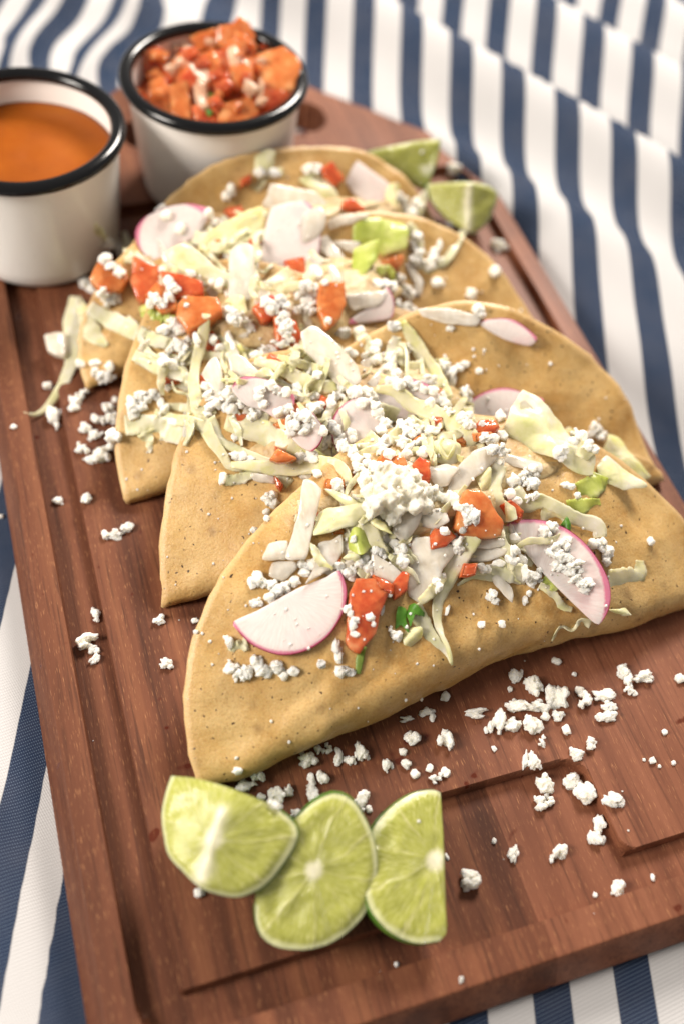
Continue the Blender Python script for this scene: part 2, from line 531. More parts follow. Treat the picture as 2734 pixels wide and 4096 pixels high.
# ------------------------------------------------------------------ rays from the survey photograph onto what is already built
TREES = []
def add_tree(o):
    me = o.data
    me.calc_loop_triangles()
    mw = o.matrix_world if o.parent is None else None
    off = Vector(o.location)
    if o.parent is not None: off = off + Vector(o.parent.location)
    vs = [(v.co + off) / S for v in me.vertices]
    TREES.append(BVHTree.FromPolygons(vs, [tuple(p.vertices) for p in me.polygons], epsilon=0.0))
TREES.append(BVHTree.FromPolygons([(-80, -80, -1.6), (80, -80, -1.6), (80, 120, -1.6), (-80, 120, -1.6)], [(0, 1, 2, 3)]))
for ch in board.children: add_tree(ch)
def ray(X, Y):
    return FW + ((X - 1367) / FPX) * RT - ((Y - 2048) / FPX) * UP          # depth along FW = parameter t
def hit(X, Y):
    d = ray(X, Y)
    L = d.length
    dn = d / L
    best, bn = 1e9, Vector((0, 0, 1))
    for t in TREES:
        co, n, i, dist = t.ray_cast(CAM, dn, best)
        if co is not None and dist < best:
            best, bn = dist, n
    if bn.dot(dn) > 0: bn = -bn
    return best / L, bn                                                     # t, normal
VIEW = {'A': (300, 550, .6378), 'B': (1000, 550, .6378), 'C': (500, 1250, .5740), 'D': (1100, 1250, .5740), 'E': (1000, 1800, .5740),
        'F': (1700, 1450, .6594), 'G': (500, 1600, .7653), 'H': (1400, 1700, .8508), 'I': (500, 2900, .8929), 'J': (1600, 2600, .7232),
        'K': (0, 1100, .4464), 'L': (0, 2000, .4464), 'N': (1300, 560, .9145), 'O': (200, 560, .8291), 'Q': (0, 0, .8718)}
def px(view, pts):
    x0, y0, s = VIEW[view]
    return [(x0 + a * s, y0 + b * s) for a, b in pts]

# ------------------------------------------------------------------ tacos: tortilla folded over its filling
def make_taco(label, cx, cy, yaw, R, v0, r0, af, af2, b1, bl, br, seed, wob=.25, fillp=None, sf=(1, 1), sb=(1, 1), shear=0.0):
    root = empty('taco', (cx, cy, 0))
    tag(root, label, 'taco', 'folded tacos leaning on one another along the board')
    n, ms = 50, 168
    rnd = random.Random(seed)
    P = [(0.0, 0.0)]
    edge = [0.0]
    for i in range(1, n + 1):
        rho = i / n
        for k in range(ms):
            a = 2 * math.pi * k / ms
            e = 1 + .010 * math.sin(3 * a + seed) + .007 * math.sin(7 * a + 2 * seed) + .004 * noise.noise(Vector((a * 9, seed, 0)))
            if i == n: e += .0045 * noise.noise(Vector((a * 40, seed, 3))) 
            P.append((R * rho * e * math.cos(a), R * rho * e * math.sin(a)))
            edge.append(1.0 if i >= n else 0.0)
    P = np.array(P); u, v = P[:, 0], P[:, 1] - v0
    lr = sstep(-.6, .55, u / R)
    v = np.where(v > 0, v * (sf[0] + (sf[1] - sf[0]) * lr), v * (sb[0] + (sb[1] - sb[0]) * lr))
    ru = r0 * np.clip(1 - (u / R) ** 2, 0, 1) ** .9 + .07
    K = 80
    def integ(sv, th0, a1, a2, flip):
        L = ru * math.pi / 2 * 1.15
        y = np.zeros_like(sv); z = np.zeros_like(sv)
        ds = sv / K
        for k in range(K):
            q = (k + .5) * ds
            t = sstep(0, 1, q / L)
            if flip:
                base = a1 + (a2 - a1) * sstep(.5, 3.0, q)
            else:
                base = a1 + (a2 - a1) * sstep(2.5, R, q)
            th = th0 + (base - th0) * t
            y += np.cos(th) * ds; z += np.sin(th) * ds
        return y, z
    D = lambda q: np.radians(q) if isinstance(q, np.ndarray) else math.radians(q)
    b2 = bl + (br - bl) * sstep(-.55, .5, u / R)
    yf, zf = integ(np.maximum(v, 0), D(90), D(af), D(af2), False)
    yb, zb = integ(np.maximum(-v, 0), D(-90), D(b1), D(b2), True)
    Lu = ru * math.pi / 2 * 1.15
    _, zl = integ(Lu, D(-90), D(b1), D(b2), True)
    y = np.where(v >= 0, yf, yb); z = np.where(v >= 0, zf, zb) - zl + .13
    x = np.where(v < 0, u + .32 * sstep(0, 1.2, -v) * sstep(0, .7, -u / R), u)
    x += shear * np.maximum(-v, 0) * sstep(0, 3, -v)
    # pinch towards the tips and let the fold line wander
    y += wob * (np.sin(u * .55 + seed) * .6 + np.sin(u * .23 + seed * 2) * .6)
    mid = np.stack([x, y, z], 1)
    c, s = math.cos(D(yaw)), math.sin(D(yaw))
    W = np.stack([cx + c * mid[:, 0] - s * mid[:, 1], cy + s * mid[:, 0] + c * mid[:, 1], mid[:, 2]], 1)
    F = [(0, 1 + k, 1 + (k + 1) % ms) for k in range(ms)]
    for i in range(n - 1):
        for k in range(ms):
            a = 1 + i * ms + k; b = 1 + i * ms + (k + 1) % ms
            F.append((a, a + ms, b + ms, b))
    def normals(W):
        N = np.zeros_like(W)
        for f in F:
            p = W[list(f)]
            nn = np.cross(p[1] - p[0], p[2] - p[0])
            N[list(f)] += nn
        return N / (np.linalg.norm(N, axis=1, keepdims=True) + 1e-12)
    N = normals(W)
    disp = np.array([.16 * noise.noise(Vector((p[0] * .45 + seed * 9, p[1] * .45, seed))) + .05 * noise.noise(Vector((p[0] * 1.5, p[1] * 1.5 + seed * 5, 1)))
                     + .018 * noise.noise(Vector((p[0] * 5, p[1] * 5 + seed * 5, 1))) for p in P])
    for _ in range(16):                                       # fried blisters
        bx, by = rnd.uniform(-R, R) * .9, rnd.uniform(-R, R) * .9
        rr = rnd.uniform(.25, .55)
        disp += .10 * rr / .4 * np.exp(-((P[:, 0] - bx) ** 2 + (P[:, 1] - by) ** 2) / rr ** 2) * (1 if rnd.random() < .7 else -1)
    if seed == 1:
        for bx, by, rr, h in ((7.0, 2.6, .50, .16), (8.0, 2.5, .42, .12)):
            disp += h * np.exp(-((P[:, 0] - bx) ** 2 + (P[:, 1] - v0 - by) ** 2) / rr ** 2)
        for x0, y0, ang, L, w, h in ((-5.6, 2.0, .35, 1.7, .20, -.10), (-4.6, 1.3, .25, 2.2, .16, -.08), (2.6, 1.2, -.15, 1.2, .22, -.10), (-3.2, 3.0, .5, 1.3, .25, .07), (4.2, 2.1, .1, 1.5, .3, .06)):
            dx, dy = P[:, 0] - x0, P[:, 1] - v0 - y0
            a_ = dx * math.cos(ang) + dy * math.sin(ang); b_ = -dx * math.sin(ang) + dy * math.cos(ang)
            disp += h * np.exp(-(a_ / L) ** 2 - (b_ / w) ** 2)
    W = W + N * disp[:, None]
    W[:, 2] = np.maximum(W[:, 2], .13)
    N = normals(W)
    nv = len(W)
    th = .08
    rim = np.array([.06 * noise.noise(Vector((p[0] * 4, p[1] * 4, seed))) for p in P])
    top = W + N * th; bot = W - N * th
    bot[:, 2] = np.maximum(bot[:, 2], .012)
    ring = np.arange(1 + (n - 1) * ms, 1 + n * ms)
    outd = P[ring] / np.linalg.norm(P[ring], axis=1, keepdims=True)
    prev = ring - ms
    ed3 = W[ring] - W[prev]; ed3 /= np.linalg.norm(ed3, axis=1, keepdims=True)
    rough = np.array([.05 + .07 * noise.noise(Vector((k * .55, seed, 8))) + .05 * noise.noise(Vector((k * 1.7, seed, 2))) for k in range(ms)])
    midr = W[ring] + ed3 * rough[:, None]
    V = np.concatenate([top, bot, midr])
    FF = [f for f in F] + [tuple(reversed([q + nv for q in f])) for f in F]
    for k in range(ms):
        k2 = (k + 1) % ms
        FF.append((ring[k], 2 * nv + k, 2 * nv + k2, ring[k2]))
        FF.append((2 * nv + k, ring[k] + nv, ring[k2] + nv, 2 * nv + k2))
    o = build('tortilla', V, FF, TORT, parent=root, attrs={'edge': np.concatenate([edge, edge, np.ones(ms)])})
    add_tree(o)
    if fillp:
        fx, fy, fz, ra, rb, rc, fyaw, tilt = fillp
        nu, nvv = 64, 26
        V = []
        cf, sf = math.cos(D(fyaw)), math.sin(D(fyaw))
        tt, st = math.cos(D(tilt)), math.sin(D(tilt))
        for j in range(nvv):
            ph = math.pi * j / (nvv - 1)
            for i in range(nu):
                a = 2 * math.pi * i / nu
                p = Vector((math.sin(ph) * math.cos(a), math.sin(ph) * math.sin(a), math.cos(ph)))
                k = 1 + .20 * nz(p, 2.2, seed) + .12 * nz(p, 6, seed + 3) + .06 * nz(p, 14, seed)
                q = [p.x * ra * k, p.y * rb * k, p.z * rc * k]
                yy = q[1] * tt - q[2] * st; zz = q[1] * st + q[2] * tt
                V.append((fx + cf * q[0] - sf * yy, fy + sf * q[0] + cf * yy, max(.1, fz + zz)))
        o = build('filling', V, grid_faces(nu, nvv, True, flip=True), FILL, parent=root)
        add_tree(o)
    return root
#          cx   cy    yaw  R    v0   r0   af af2  b1 b2
make_taco('nearest taco, its whole golden front flap in view above the lime wedges', 1.4, 8.40, 7.0, 9.8, .6, .84, 24, -6, 2, 25, 25, 1, .28, (.9, 13.9, 2.9, 5.2, 2.3, 1.25, 6, 6), (.93, 1.02), (.72, .8))
make_taco('second taco from the front, tilted open with a tall back flap by the right rim', 1.75, 14.0, 2.0, 9.75, .5, .82, 22, 0, 2, 25, 33, 2, .18, (-.3, 18.3, 2.5, 4.2, 1.9, 1.2, 4, 8), (1, .30), (.75, .98), .05)
make_taco('third taco from the front, half buried between its neighbours', 1.0, 20.0, 10.0, 9.5, .5, .72, 21, 2, 2, 24, 32, 3, .18, (-1.0, 23.8, 2.5, 4.6, 1.9, 1.2, 10, 10), (1, .32), (.72, .95))
make_taco('rear taco of the row leaning against the cup of diced salsa', -.25, 25.7, 11.0, 8.7, -.4, .60, 22, 8, 3, 40, 40, 4, .18, (.6, 28.0, 2.2, 4.8, 1.4, 1.2, 11, 20), (.62, .38), (.95, .93), .20)

# ------------------------------------------------------------------ enamel cups
def lathe(profile, n=72):
    V, nu = [], n
    for r, z in profile:
        for i in range(n):
            a = 2 * math.pi * i / n
            V.append((r * math.cos(a), r * math.sin(a), z))
    return np.array(V)
def make_cup(label, x, y):
    root = empty('enamel_cup', (x, y, 0))
    tag(root, label, 'cup', 'small white enamel cups with black rims')
    H = 5.5
    prof = [(.02, .14), (2.7, .14), (2.78, .02), (2.95, .0), (3.10, .06), (3.24, .30), (3.31, .8), (3.45, 2.2), (3.58, 3.8), (3.68, 5.1), (3.72, H - .12),
            (3.60, H - .12), (3.54, 5.0), (3.42, 3.6), (3.28, 2.0), (3.16, .9), (3.0, .5), (2.6, .34), (.02, .32)]
    V = lathe(prof) + np.array([x, y, 0])
    b = build('body', V, grid_faces(72, len(prof), True), ENAMEL, parent=root)
    add_tree(b)
    tor = []
    k = 14
    for j in range(k):
        a = 2 * math.pi * j / k
        for i in range(72):
            t = 2 * math.pi * i / 72
            w = .012 * math.sin(3 * t + x) + .008 * math.sin(5 * t)
            r = 3.68 + .30 * math.cos(a)
            tor.append((x + r * math.cos(t), y + r * math.sin(t), H - .12 + w + .25 * math.sin(a)))
    F = [(j * 72 + i, j * 72 + (i + 1) % 72, ((j + 1) % k) * 72 + (i + 1) % 72, ((j + 1) % k) * 72 + i) for j in range(k) for i in range(72)]
    o = build('rim', tor, F, BLACK, parent=root)
    add_tree(o)
    return root
make_cup('white enamel cup with black rim holding smooth orange sauce', -9.18, 33.07)
make_cup('white enamel cup with black rim heaped with diced tomato salsa', -1.01, 35.35)
def sauce():
    n, V = 72, []
    rings = 16
    x, y, zt, R = -9.18, 33.07, 4.15, 3.47
    for j in range(rings):
        f = j / (rings - 1)
        for i in range(n):
            t = 2 * math.pi * i / n
            r = max(.01, R * f)
            z = zt + .12 * sstep(.88, 1, f) + .03 * math.sin(r * 2.6) + .03 * noise.noise(Vector((r * math.cos(t) * .7, r * math.sin(t) * .7, 1)))
            V.append((x + r * math.cos(t), y + r * math.sin(t), z))
    for f, z in ((.965, 3.2), (.93, 1.6), (.86, .7), (.01, .7)):
        for i in range(n):
            t = 2 * math.pi * i / n
            V.append((x + R * f * math.cos(t), y + R * f * math.sin(t), z))
    o = build('orange_sauce', V, grid_faces(n, rings + 4, True), SALSA)
    tag(o, 'smooth orange sauce filling the enamel cup at the left edge', 'sauce')
sauce()
def salsa_heap():
    n, V, rings = 60, [], 18
    x, y = -1.01, 35.35
    for j in range(rings):
        f = j / (rings - 1)
        for i in range(n):
            t = 2 * math.pi * i / n
            r = max(.01, 3.42 * f)
            px_, py_ = r * math.cos(t), r * math.sin(t)
            z = 4.15 + 1.5 * math.exp(-((px_ - 1.0) ** 2 + (py_ - .7) ** 2) / 5.0) + .30 * noise.noise(Vector((px_ * 1.3, py_ * 1.3, 2)))
            V.append((x + px_, y + py_, z))
    for f, z in ((.96, 3.0), (.9, 1.4), (.8, .6), (.01, .6)):
        for i in range(n):
            t = 2 * math.pi * i / n
            V.append((x + 3.42 * f * math.cos(t), y + 3.42 * f * math.sin(t), z))
    o = build('diced_salsa', V, grid_faces(n, rings + 4, True), TOMATO)
    tag(o, 'wet red tomato salsa under the larger dice in the enamel cup', 'salsa', kind='stuff')
    add_tree(o)
salsa_heap()

# ------------------------------------------------------------------ builders of the cut vegetables
def closed_spline(P, n, tension=.5, corner=None):
    """resample a closed outline evenly, a little rounded at its corners."""
    P = [Vector(p) for p in P]
    out = []
    k = len(P)
    for i in range(k):
        p0, p1, p2, p3 = P[i - 1], P[i], P[(i + 1) % k], P[(i + 2) % k]
        for j in range(10):
            t = j / 10
            m1 = (p2 - p0) * .5 * tension; m2 = (p3 - p1) * .5 * tension
            out.append(p1 * (2 * t**3 - 3 * t**2 + 1) + m1 * (t**3 - 2 * t**2 + t) + p2 * (-2 * t**3 + 3 * t**2) + m2 * (t**3 - t**2))
    d = [0]
    for i in range(len(out)):
        d.append(d[-1] + (out[(i + 1) % len(out)] - out[i]).length)
    L, res, i = d[-1], [], 0
    for q in range(n):
        s = L * q / n
        while d[i + 1] < s: i += 1
        t = (s - d[i]) / max(1e-9, d[i + 1] - d[i])
        res.append(out[i].lerp(out[(i + 1) % len(out)], t))
    return res
def open_spline(P, n):
    P = [Vector(p) for p in P]
    P = [P[0] * 2 - P[1]] + P + [P[-1] * 2 - P[-2]]
    out = []
    for i in range(1, len(P) - 2):
        for j in range(12):
            t = j / 12
            p0, p1, p2, p3 = P[i - 1], P[i], P[i + 1], P[i + 2]
            out.append(.5 * (2 * p1 + (p2 - p0) * t + (2 * p0 - 5 * p1 + 4 * p2 - p3) * t * t + (3 * p1 - p0 - 3 * p2 + p3) * t**3))
    out.append(P[-2])
    d = [0]
    for a, b in zip(out, out[1:]): d.append(d[-1] + (b - a).length)
    res, i = [], 0
    for q in range(n):
        s = d[-1] * q / (n - 1)
        while i < len(d) - 2 and d[i + 1] < s: i += 1
        t = (s - d[i]) / max(1e-9, d[i + 1] - d[i])
        res.append(out[i].lerp(out[i + 1], min(1, t)))
    return res
SEED = [0]
def rest_plane(pts, lift, q=.72, tilt=None):
    """the plane on which a piece with this outline rests: normal of what lies under it, height of its higher points."""
    c = sum(pts, Vector((0, 0))) / len(pts)
    hs = []
    for f in (.95, .55, .15):
        for p in pts[::3]:
            w = c + (p - c) * f
            t, nn = hit(w.x, w.y)
            hs.append((CAM + ray(w.x, w.y) * t, nn))
    n = Vector((0, 0, 0))
    for _, nn in hs: n += nn
    view = -ray(c.x, c.y).normalized()
    n = (n.normalized() + view * .45 + Vector((0, 0, .35))).normalized()
    if tilt: n = (n + Vector(tilt)).normalized()
    ds = sorted(n.dot(p) for p, _ in hs)
    d = ds[int(len(ds) * q)] + lift
    lo = n.dot(CAM + ray(c.x, c.y) * hit(c.x, c.y)[0])
    d = min(d, lo + lift + 1.1)
    return n, d
def onplane(p, n, d):
    r = ray(p.x, p.y)
    return CAM + r * ((d - n.dot(CAM)) / n.dot(r))
def slab(name, pts2, thick, lift=.05, mat=None, dome=0, rough=0, wav=0.0, wfreq=1.2, rnd=.25, n=44, tension=.5, parent=None, q=.72, tilt=None, disc=None,
         tree=True, ridge=None, edge_noise=0.0, bend=0.0, ruffle=0.0):
    """a cut piece with this outline: real thickness, rounded rims, slightly uneven faces."""
    SEED[0] += 1
    sd = SEED[0]
    out = closed_spline(pts2, n, tension)
    nn, d = rest_plane(out, lift, q, tilt)
    P3 = [onplane(p, nn, d + thick) for p in out]
    c = sum(P3, Vector((0, 0, 0))) / n
    size = max((p - c).length for p in P3)
    if edge_noise:
        P3 = [p + (p - c).normalized() * edge_noise * noise.noise(p * 3.1 + Vector((sd, 0, 0))) for p in P3]
    V, rad, ang = [], [], []
    ctr, R = (None, 1)
    if disc:
        ctr = onplane(Vector(disc[0]), nn, d + thick)
        R = sum((onplane(Vector(p), nn, d + thick) - ctr).length for p in disc[1]) / len(disc[1])
        e1 = (P3[0] - ctr).normalized(); e1 = (e1 - nn * e1.dot(nn)).normalized(); e2 = nn.cross(e1)
    ax = max(P3, key=lambda p: (p - c).length) - c
    ax = nn.cross(ax).normalized()                 # curls across its longest way
    def push(p, h):
        if bend or ruffle:
            v_ = p - c
            h += -bend * (v_.dot(ax) / size) ** 2 * 2 + bend * .4 + ruffle * (v_.length / size) ** 2 * noise.noise(p * 1.9 + Vector((sd * 1.3, 2, 0)))
        w = wav * noise.noise(p * wfreq + Vector((sd * 3.3, 0, 0))) + rough * noise.noise(p * 6 + Vector((0, sd * 2.1, 0)))
        V.append(p + nn * (h + w))
        if disc:
            v = p - ctr
            rad.append(v.length / R); ang.append(math.atan2(v.dot(e2), v.dot(e1)))
    rr = min(rnd * thick, .07)
    rings = [(0, -thick), (1 - rr / size, -thick), (1, -thick + rr), (1, -rr), (1 - rr * .35 / size, -rr * .3), (1 - rr * 1.3 / size, 0), (.8, 0), (.6, 0), (.4, 0), (.2, 0), (0, 0)]
    idx = []
    for k, (f, h) in enumerate(rings):
        if f == 0:
            push(c, h + (dome if k else 0)); idx.append([len(V) - 1])
            continue
        row = []
        for p in P3:
            dd = dome * (1 - f * f) if k > 4 else 0
            push(c + (p - c) * f, h + dd); row.append(len(V) - 1)
        idx.append(row)
    F = []
    for a, b in zip(idx, idx[1:]):
        for i in range(n):
            j = (i + 1) % n
            if len(a) == 1: F.append((a[0], b[j], b[i]))
            elif len(b) == 1: F.append((a[i], a[j], b[0]))
            else: F.append((a[i], a[j], b[j], b[i]))
    at = {'rad': rad, 'ang': ang} if disc else None
    o = build(name, [tuple(v) for v in V], F, mat, parent=parent, attrs=at)
    if tree: add_tree(o)
    return o, nn, d, P3
def ribbon(name, pts2, widths, mat, lift=.05, thick=.02, curl=.22, cup=.07, n=34, frill=0.0, parent=None, tree=True, arch=0.0):
    """a shred: a long thin strip that sags over whatever it lies on."""
    SEED[0] += 1
    sd = SEED[0]
    C2 = open_spline(pts2, n)
    W = widths if isinstance(widths, (list, tuple)) else [widths * .8, widths, widths * .75]
    t = []
    for p in C2:
        t.append(hit(p.x, p.y)[0] - lift)
    t = np.array(t)
    raw = t + lift + .03
    for _ in range(2):
        t = np.minimum(t, np.convolve(np.pad(t, 2, mode='edge'), np.ones(5) / 5, 'valid'))
    for _ in range(3): t = np.convolve(np.pad(t, 3, mode='edge'), np.ones(7) / 7, 'valid')
    t = np.minimum(t, raw) - arch * np.sin(np.linspace(.25, 2.9, n))
    m_ = 7
    T, B = [], []
    grid = []
    for i, p in enumerate(C2):
        a = C2[max(0, i - 1)]; b = C2[min(n - 1, i + 1)]
        tg = (b - a).normalized(); nn = Vector((-tg.y, tg.x))
        f = i / (n - 1)
        k = f * (len(W) - 1); i0 = min(int(k), len(W) - 2); w = W[i0] + (W[i0 + 1] - W[i0]) * (k - i0)
        w *= 1 + .14 * noise.noise(Vector((i * .35, sd, 0)))
        tw = curl * noise.noise(Vector((f * 3.1, sd * 1.7, 5)))
        row = []
        for j in range(m_):
            s = (j / (m_ - 1) - .5)
            e = p + nn * (w * s) * (1 + .16 * noise.noise(Vector((i * .6, s * 4 + sd, 9))))
            dep = t[i] + tw * s * 2 - cup * (.25 - s * s) * 1.2 + frill * abs(s) * 2 * noise.noise(Vector((i * .55, sd + (7 if s > 0 else 0), 2))) 
            row.append(CAM + ray(e.x, e.y) * dep)
        grid.append(row)
    V = [p for r in grid for p in r]
    N = [Vector((0, 0, 0)) for _ in V]
    F = grid_faces(m_, n)
    for f in F:
        q = (V[f[2]] - V[f[0]]).cross(V[f[3]] - V[f[1]])
        for k in f: N[k] += q
    vd = -FW
    V2 = []
    for v, q in zip(V, N):
        q = q.normalized() if q.length > 0 else vd
        if q.dot(vd) < 0: q = -q
        V2.append(v - q * thick)
    k = len(V)
    FF = [tuple(f) for f in F] + [tuple(x + k for x in reversed(f)) for f in F]
    border = [j for j in range(m_)] + [i * m_ + m_ - 1 for i in range(1, n)] + [(n - 1) * m_ + j for j in range(m_ - 2, -1, -1)] + [i * m_ for i in range(n - 2, 0, -1)]
    for a, b in zip(border, border[1:] + border[:1]): FF.append((b, a, a + k, b + k))
    o = build(name, [tuple(v) for v in V + V2], FF, mat, parent=parent)
    if tree: add_tree(o)
    return o

MATS = {'pale': LET_PALE, 'yel': LET_YEL, 'green': LET_GREEN, 'onion': ONION, 'tom': TOMATO, 'tomo': TOMATO_OR, 'cil': CILANTRO, 'stem': STEM}
def tomato(view, pts, label, mat='tom', thick=.55, **k):
    o, *_ = slab('tomato_piece', px(view, pts), thick, k.pop('lift', -.12), MATS[mat], dome=.05, rough=.03, wav=.10, rnd=.22, n=48, tension=.15, edge_noise=.05, **k)
    return tag(o, label, 'tomato')
def onion(view, pts, label, thick=.09, **k):
    o, *_ = slab('onion_strip', px(view, pts), thick, k.pop('lift', .02), ONION_PINK if view == 'Q' else ONION, dome=k.pop('dome', .04), bend=k.pop('bend', .10), ruffle=.06, rough=.016, wav=.16, wfreq=.9, rnd=.6, n=44, tension=.45, edge_noise=.05, **k)
    return tag(o, label, 'onion')
def leaf(view, pts, label, mat='yel', **k):
    o, *_ = slab('lettuce_piece', px(view, pts), k.pop('thick', .06), k.pop('lift', .06), MATS[mat], dome=k.pop('dome', .14) * .25, bend=k.pop('bend', .22), ruffle=k.pop('ruffle', .18), rough=.03, wav=k.pop('wav', .22), wfreq=1.1, rnd=.3, n=52, tension=.4, edge_noise=.06, **k)
    return tag(o, label, 'lettuce')
def shred(view, pts, w, label, mat='pale', **k):
    s = VIEW[view][2] * 1.4
    ww = [x * s for x in w] if isinstance(w, (list, tuple)) else w * s
    o = ribbon('lettuce_shred', px(view, pts), ww, MATS[mat], **k)
    return tag(o, label, 'lettuce')
def radish(view, arc, rest, label, thick=.11, **k):
    """a slice: pale flesh as one part, its magenta skin along the arc as another."""
    A = [Vector(p) for p in px(view, arc)]
    Rr = [Vector(p) for p in px(view, rest)]
    # circle through the arc gives the slice its centre
    M_ = np.array([[2 * p.x, 2 * p.y, 1] for p in A]); b = np.array([p.x**2 + p.y**2 for p in A])
    sol = np.linalg.lstsq(M_, b, rcond=None)[0]
    if k.get('ctr'): sol = px(view, [k.pop('ctr')])[0]
    root = empty('radish_slice', (0, 0, 0))
    o, nn, d, P3 = slab('flesh', [tuple(p) for p in A + Rr], thick, k.pop('lift', .03), RADISH, dome=.03, rough=.004, wav=.05, wfreq=.6, n=72, tension=.75,
                        disc=((sol[0], sol[1]), [tuple(p) for p in A]), tree=False, rnd=.2, **k)
    AA = open_spline([tuple(p) for p in A], 40)
    c = sum(P3, Vector((0, 0, 0))) / len(P3)
    V, F = [], []
    sec = [(-.012, .003), (.0, .006), (.012, -.02), (.018, -thick * .6), (.0, -thick - .01), (-.05, -thick - .01)]
    for i, p in enumerate(AA):
        q = onplane(p, nn, d + thick)
        f = i / 39
        e = min(1, f / .08, (1 - f) / .08) * .85 + .15
        out = q - c; out = (out - nn * out.dot(nn)).normalized()
        w = .05 * noise.noise(q * .6 + Vector((SEED[0] * 3.3, 0, 0)))
        for a, h in sec: V.append(tuple(q + out * (a * e) + nn * (h * (e if h > 0 else 1) + w)))
    kx = len(sec)
    for i in range(39):
        for j in range(kx):
            F.append((i * kx + j, i * kx + (j + 1) % kx, (i + 1) * kx + (j + 1) % kx, (i + 1) * kx + j))
    F += [tuple(range(kx)), tuple(39 * kx + j for j in reversed(range(kx)))]
    s = build('skin', V, F, SKIN, parent=o)
    # regroup under an empty at the base
    org = Vector(o.location)
    root.location = org
    for ch in (o, s):
        ch.parent = root
        ch.location = (0, 0, 0)
    add_tree(o)
    return tag(root, label, 'radish')

# ------------------------------------------------------------------ loose shreds that bed the toppings of each taco
PILES = [('A', [(480, 800), (700, 650), (1000, 450), (1300, 450), (1500, 700), (1400, 1000), (900, 1150), (300, 1050)], 'rear taco', 40),
         ('C', [(150, 200), (500, 150), (900, 200), (1300, 100), (1500, 350), (1300, 800), (900, 900), (600, 800), (300, 650)], 'third taco', 44),
         ('D', [(300, 250), (900, 250), (1250, 550), (1500, 850), (1400, 1000), (900, 1100), (400, 1000), (100, 900)], 'second taco', 40),
         ('E', [(350, 350), (700, 200), (1200, 250), (1600, 500), (2000, 600), (2200, 800), (2000, 950), (1500, 850), (1000, 900), (500, 850)], 'front taco', 46)]
def inside(p, poly):
    c = False
    for (x1, y1), (x2, y2) in zip(poly, poly[1:] + poly[:1]):
        if (y1 > p[1]) != (y2 > p[1]) and p[0] < (x2 - x1) * (p[1] - y1) / (y2 - y1) + x1: c = not c
    return c
rs = random.Random(11)
for view, poly, where, cnt in PILES:
    xs = [p[0] for p in poly]; ys = [p[1] for p in poly]
    k = 0
    while k < cnt:
        p = (rs.uniform(min(xs), max(xs)), rs.uniform(min(ys), max(ys)))
        if not inside(p, poly): continue
        a = rs.uniform(0, math.pi); L = rs.uniform(90, 230); b = rs.uniform(-50, 50)
        q = [(p[0] - math.cos(a) * L, p[1] - math.sin(a) * L * .8), (p[0] - b * math.sin(a), p[1] + b * math.cos(a)), (p[0] + math.cos(a) * L, p[1] + math.sin(a) * L * .8)]
        ux = (p[0] - min(xs)) / (max(xs) - min(xs)); uy = (p[1] - min(ys)) / (max(ys) - min(ys))
        spot = ('upper' if uy < .5 else 'lower') + ' ' + ('left' if ux < .25 else 'centre left' if ux < .5 else 'centre right' if ux < .75 else 'right')
        typ = rs.choice(['pale', 'pale', 'pale', 'onion', 'onion', 'onion', 'yel', 'yel', 'tomo', 'tom'])
        if typ in ('tom', 'tomo'):
            w = rs.uniform(50, 90)
            pts = [(p[0] + w * math.cos(a + j * 1.57 + rs.uniform(-.3, .3)), p[1] + w * math.sin(a + j * 1.57 + rs.uniform(-.3, .3))) for j in range(4)]
            o = tomato(view, pts, 'small tomato dice bedded deep in the %s toppings of the %s' % (spot, where), typ, .3, lift=-.22)
            o['group'] = 'tomato dice bedded %s in the %s' % (spot, where)
        else:
            o = shred(view, q, rs.uniform(40, 75), ('thin white onion sliver' if typ == 'onion' else 'pale lettuce shred') + ' bedded deep in the %s toppings of the %s' % (spot, where), typ, lift=.05)
            if typ == 'onion':
                o.name = 'onion_sliver'; o['category'] = 'onion'
                o['group'] = 'onion slivers bedded %s in the %s' % (spot, where)
            else:
                o['group'] = 'lettuce shreds bedded %s in the %s' % (spot, where)
        k += 1

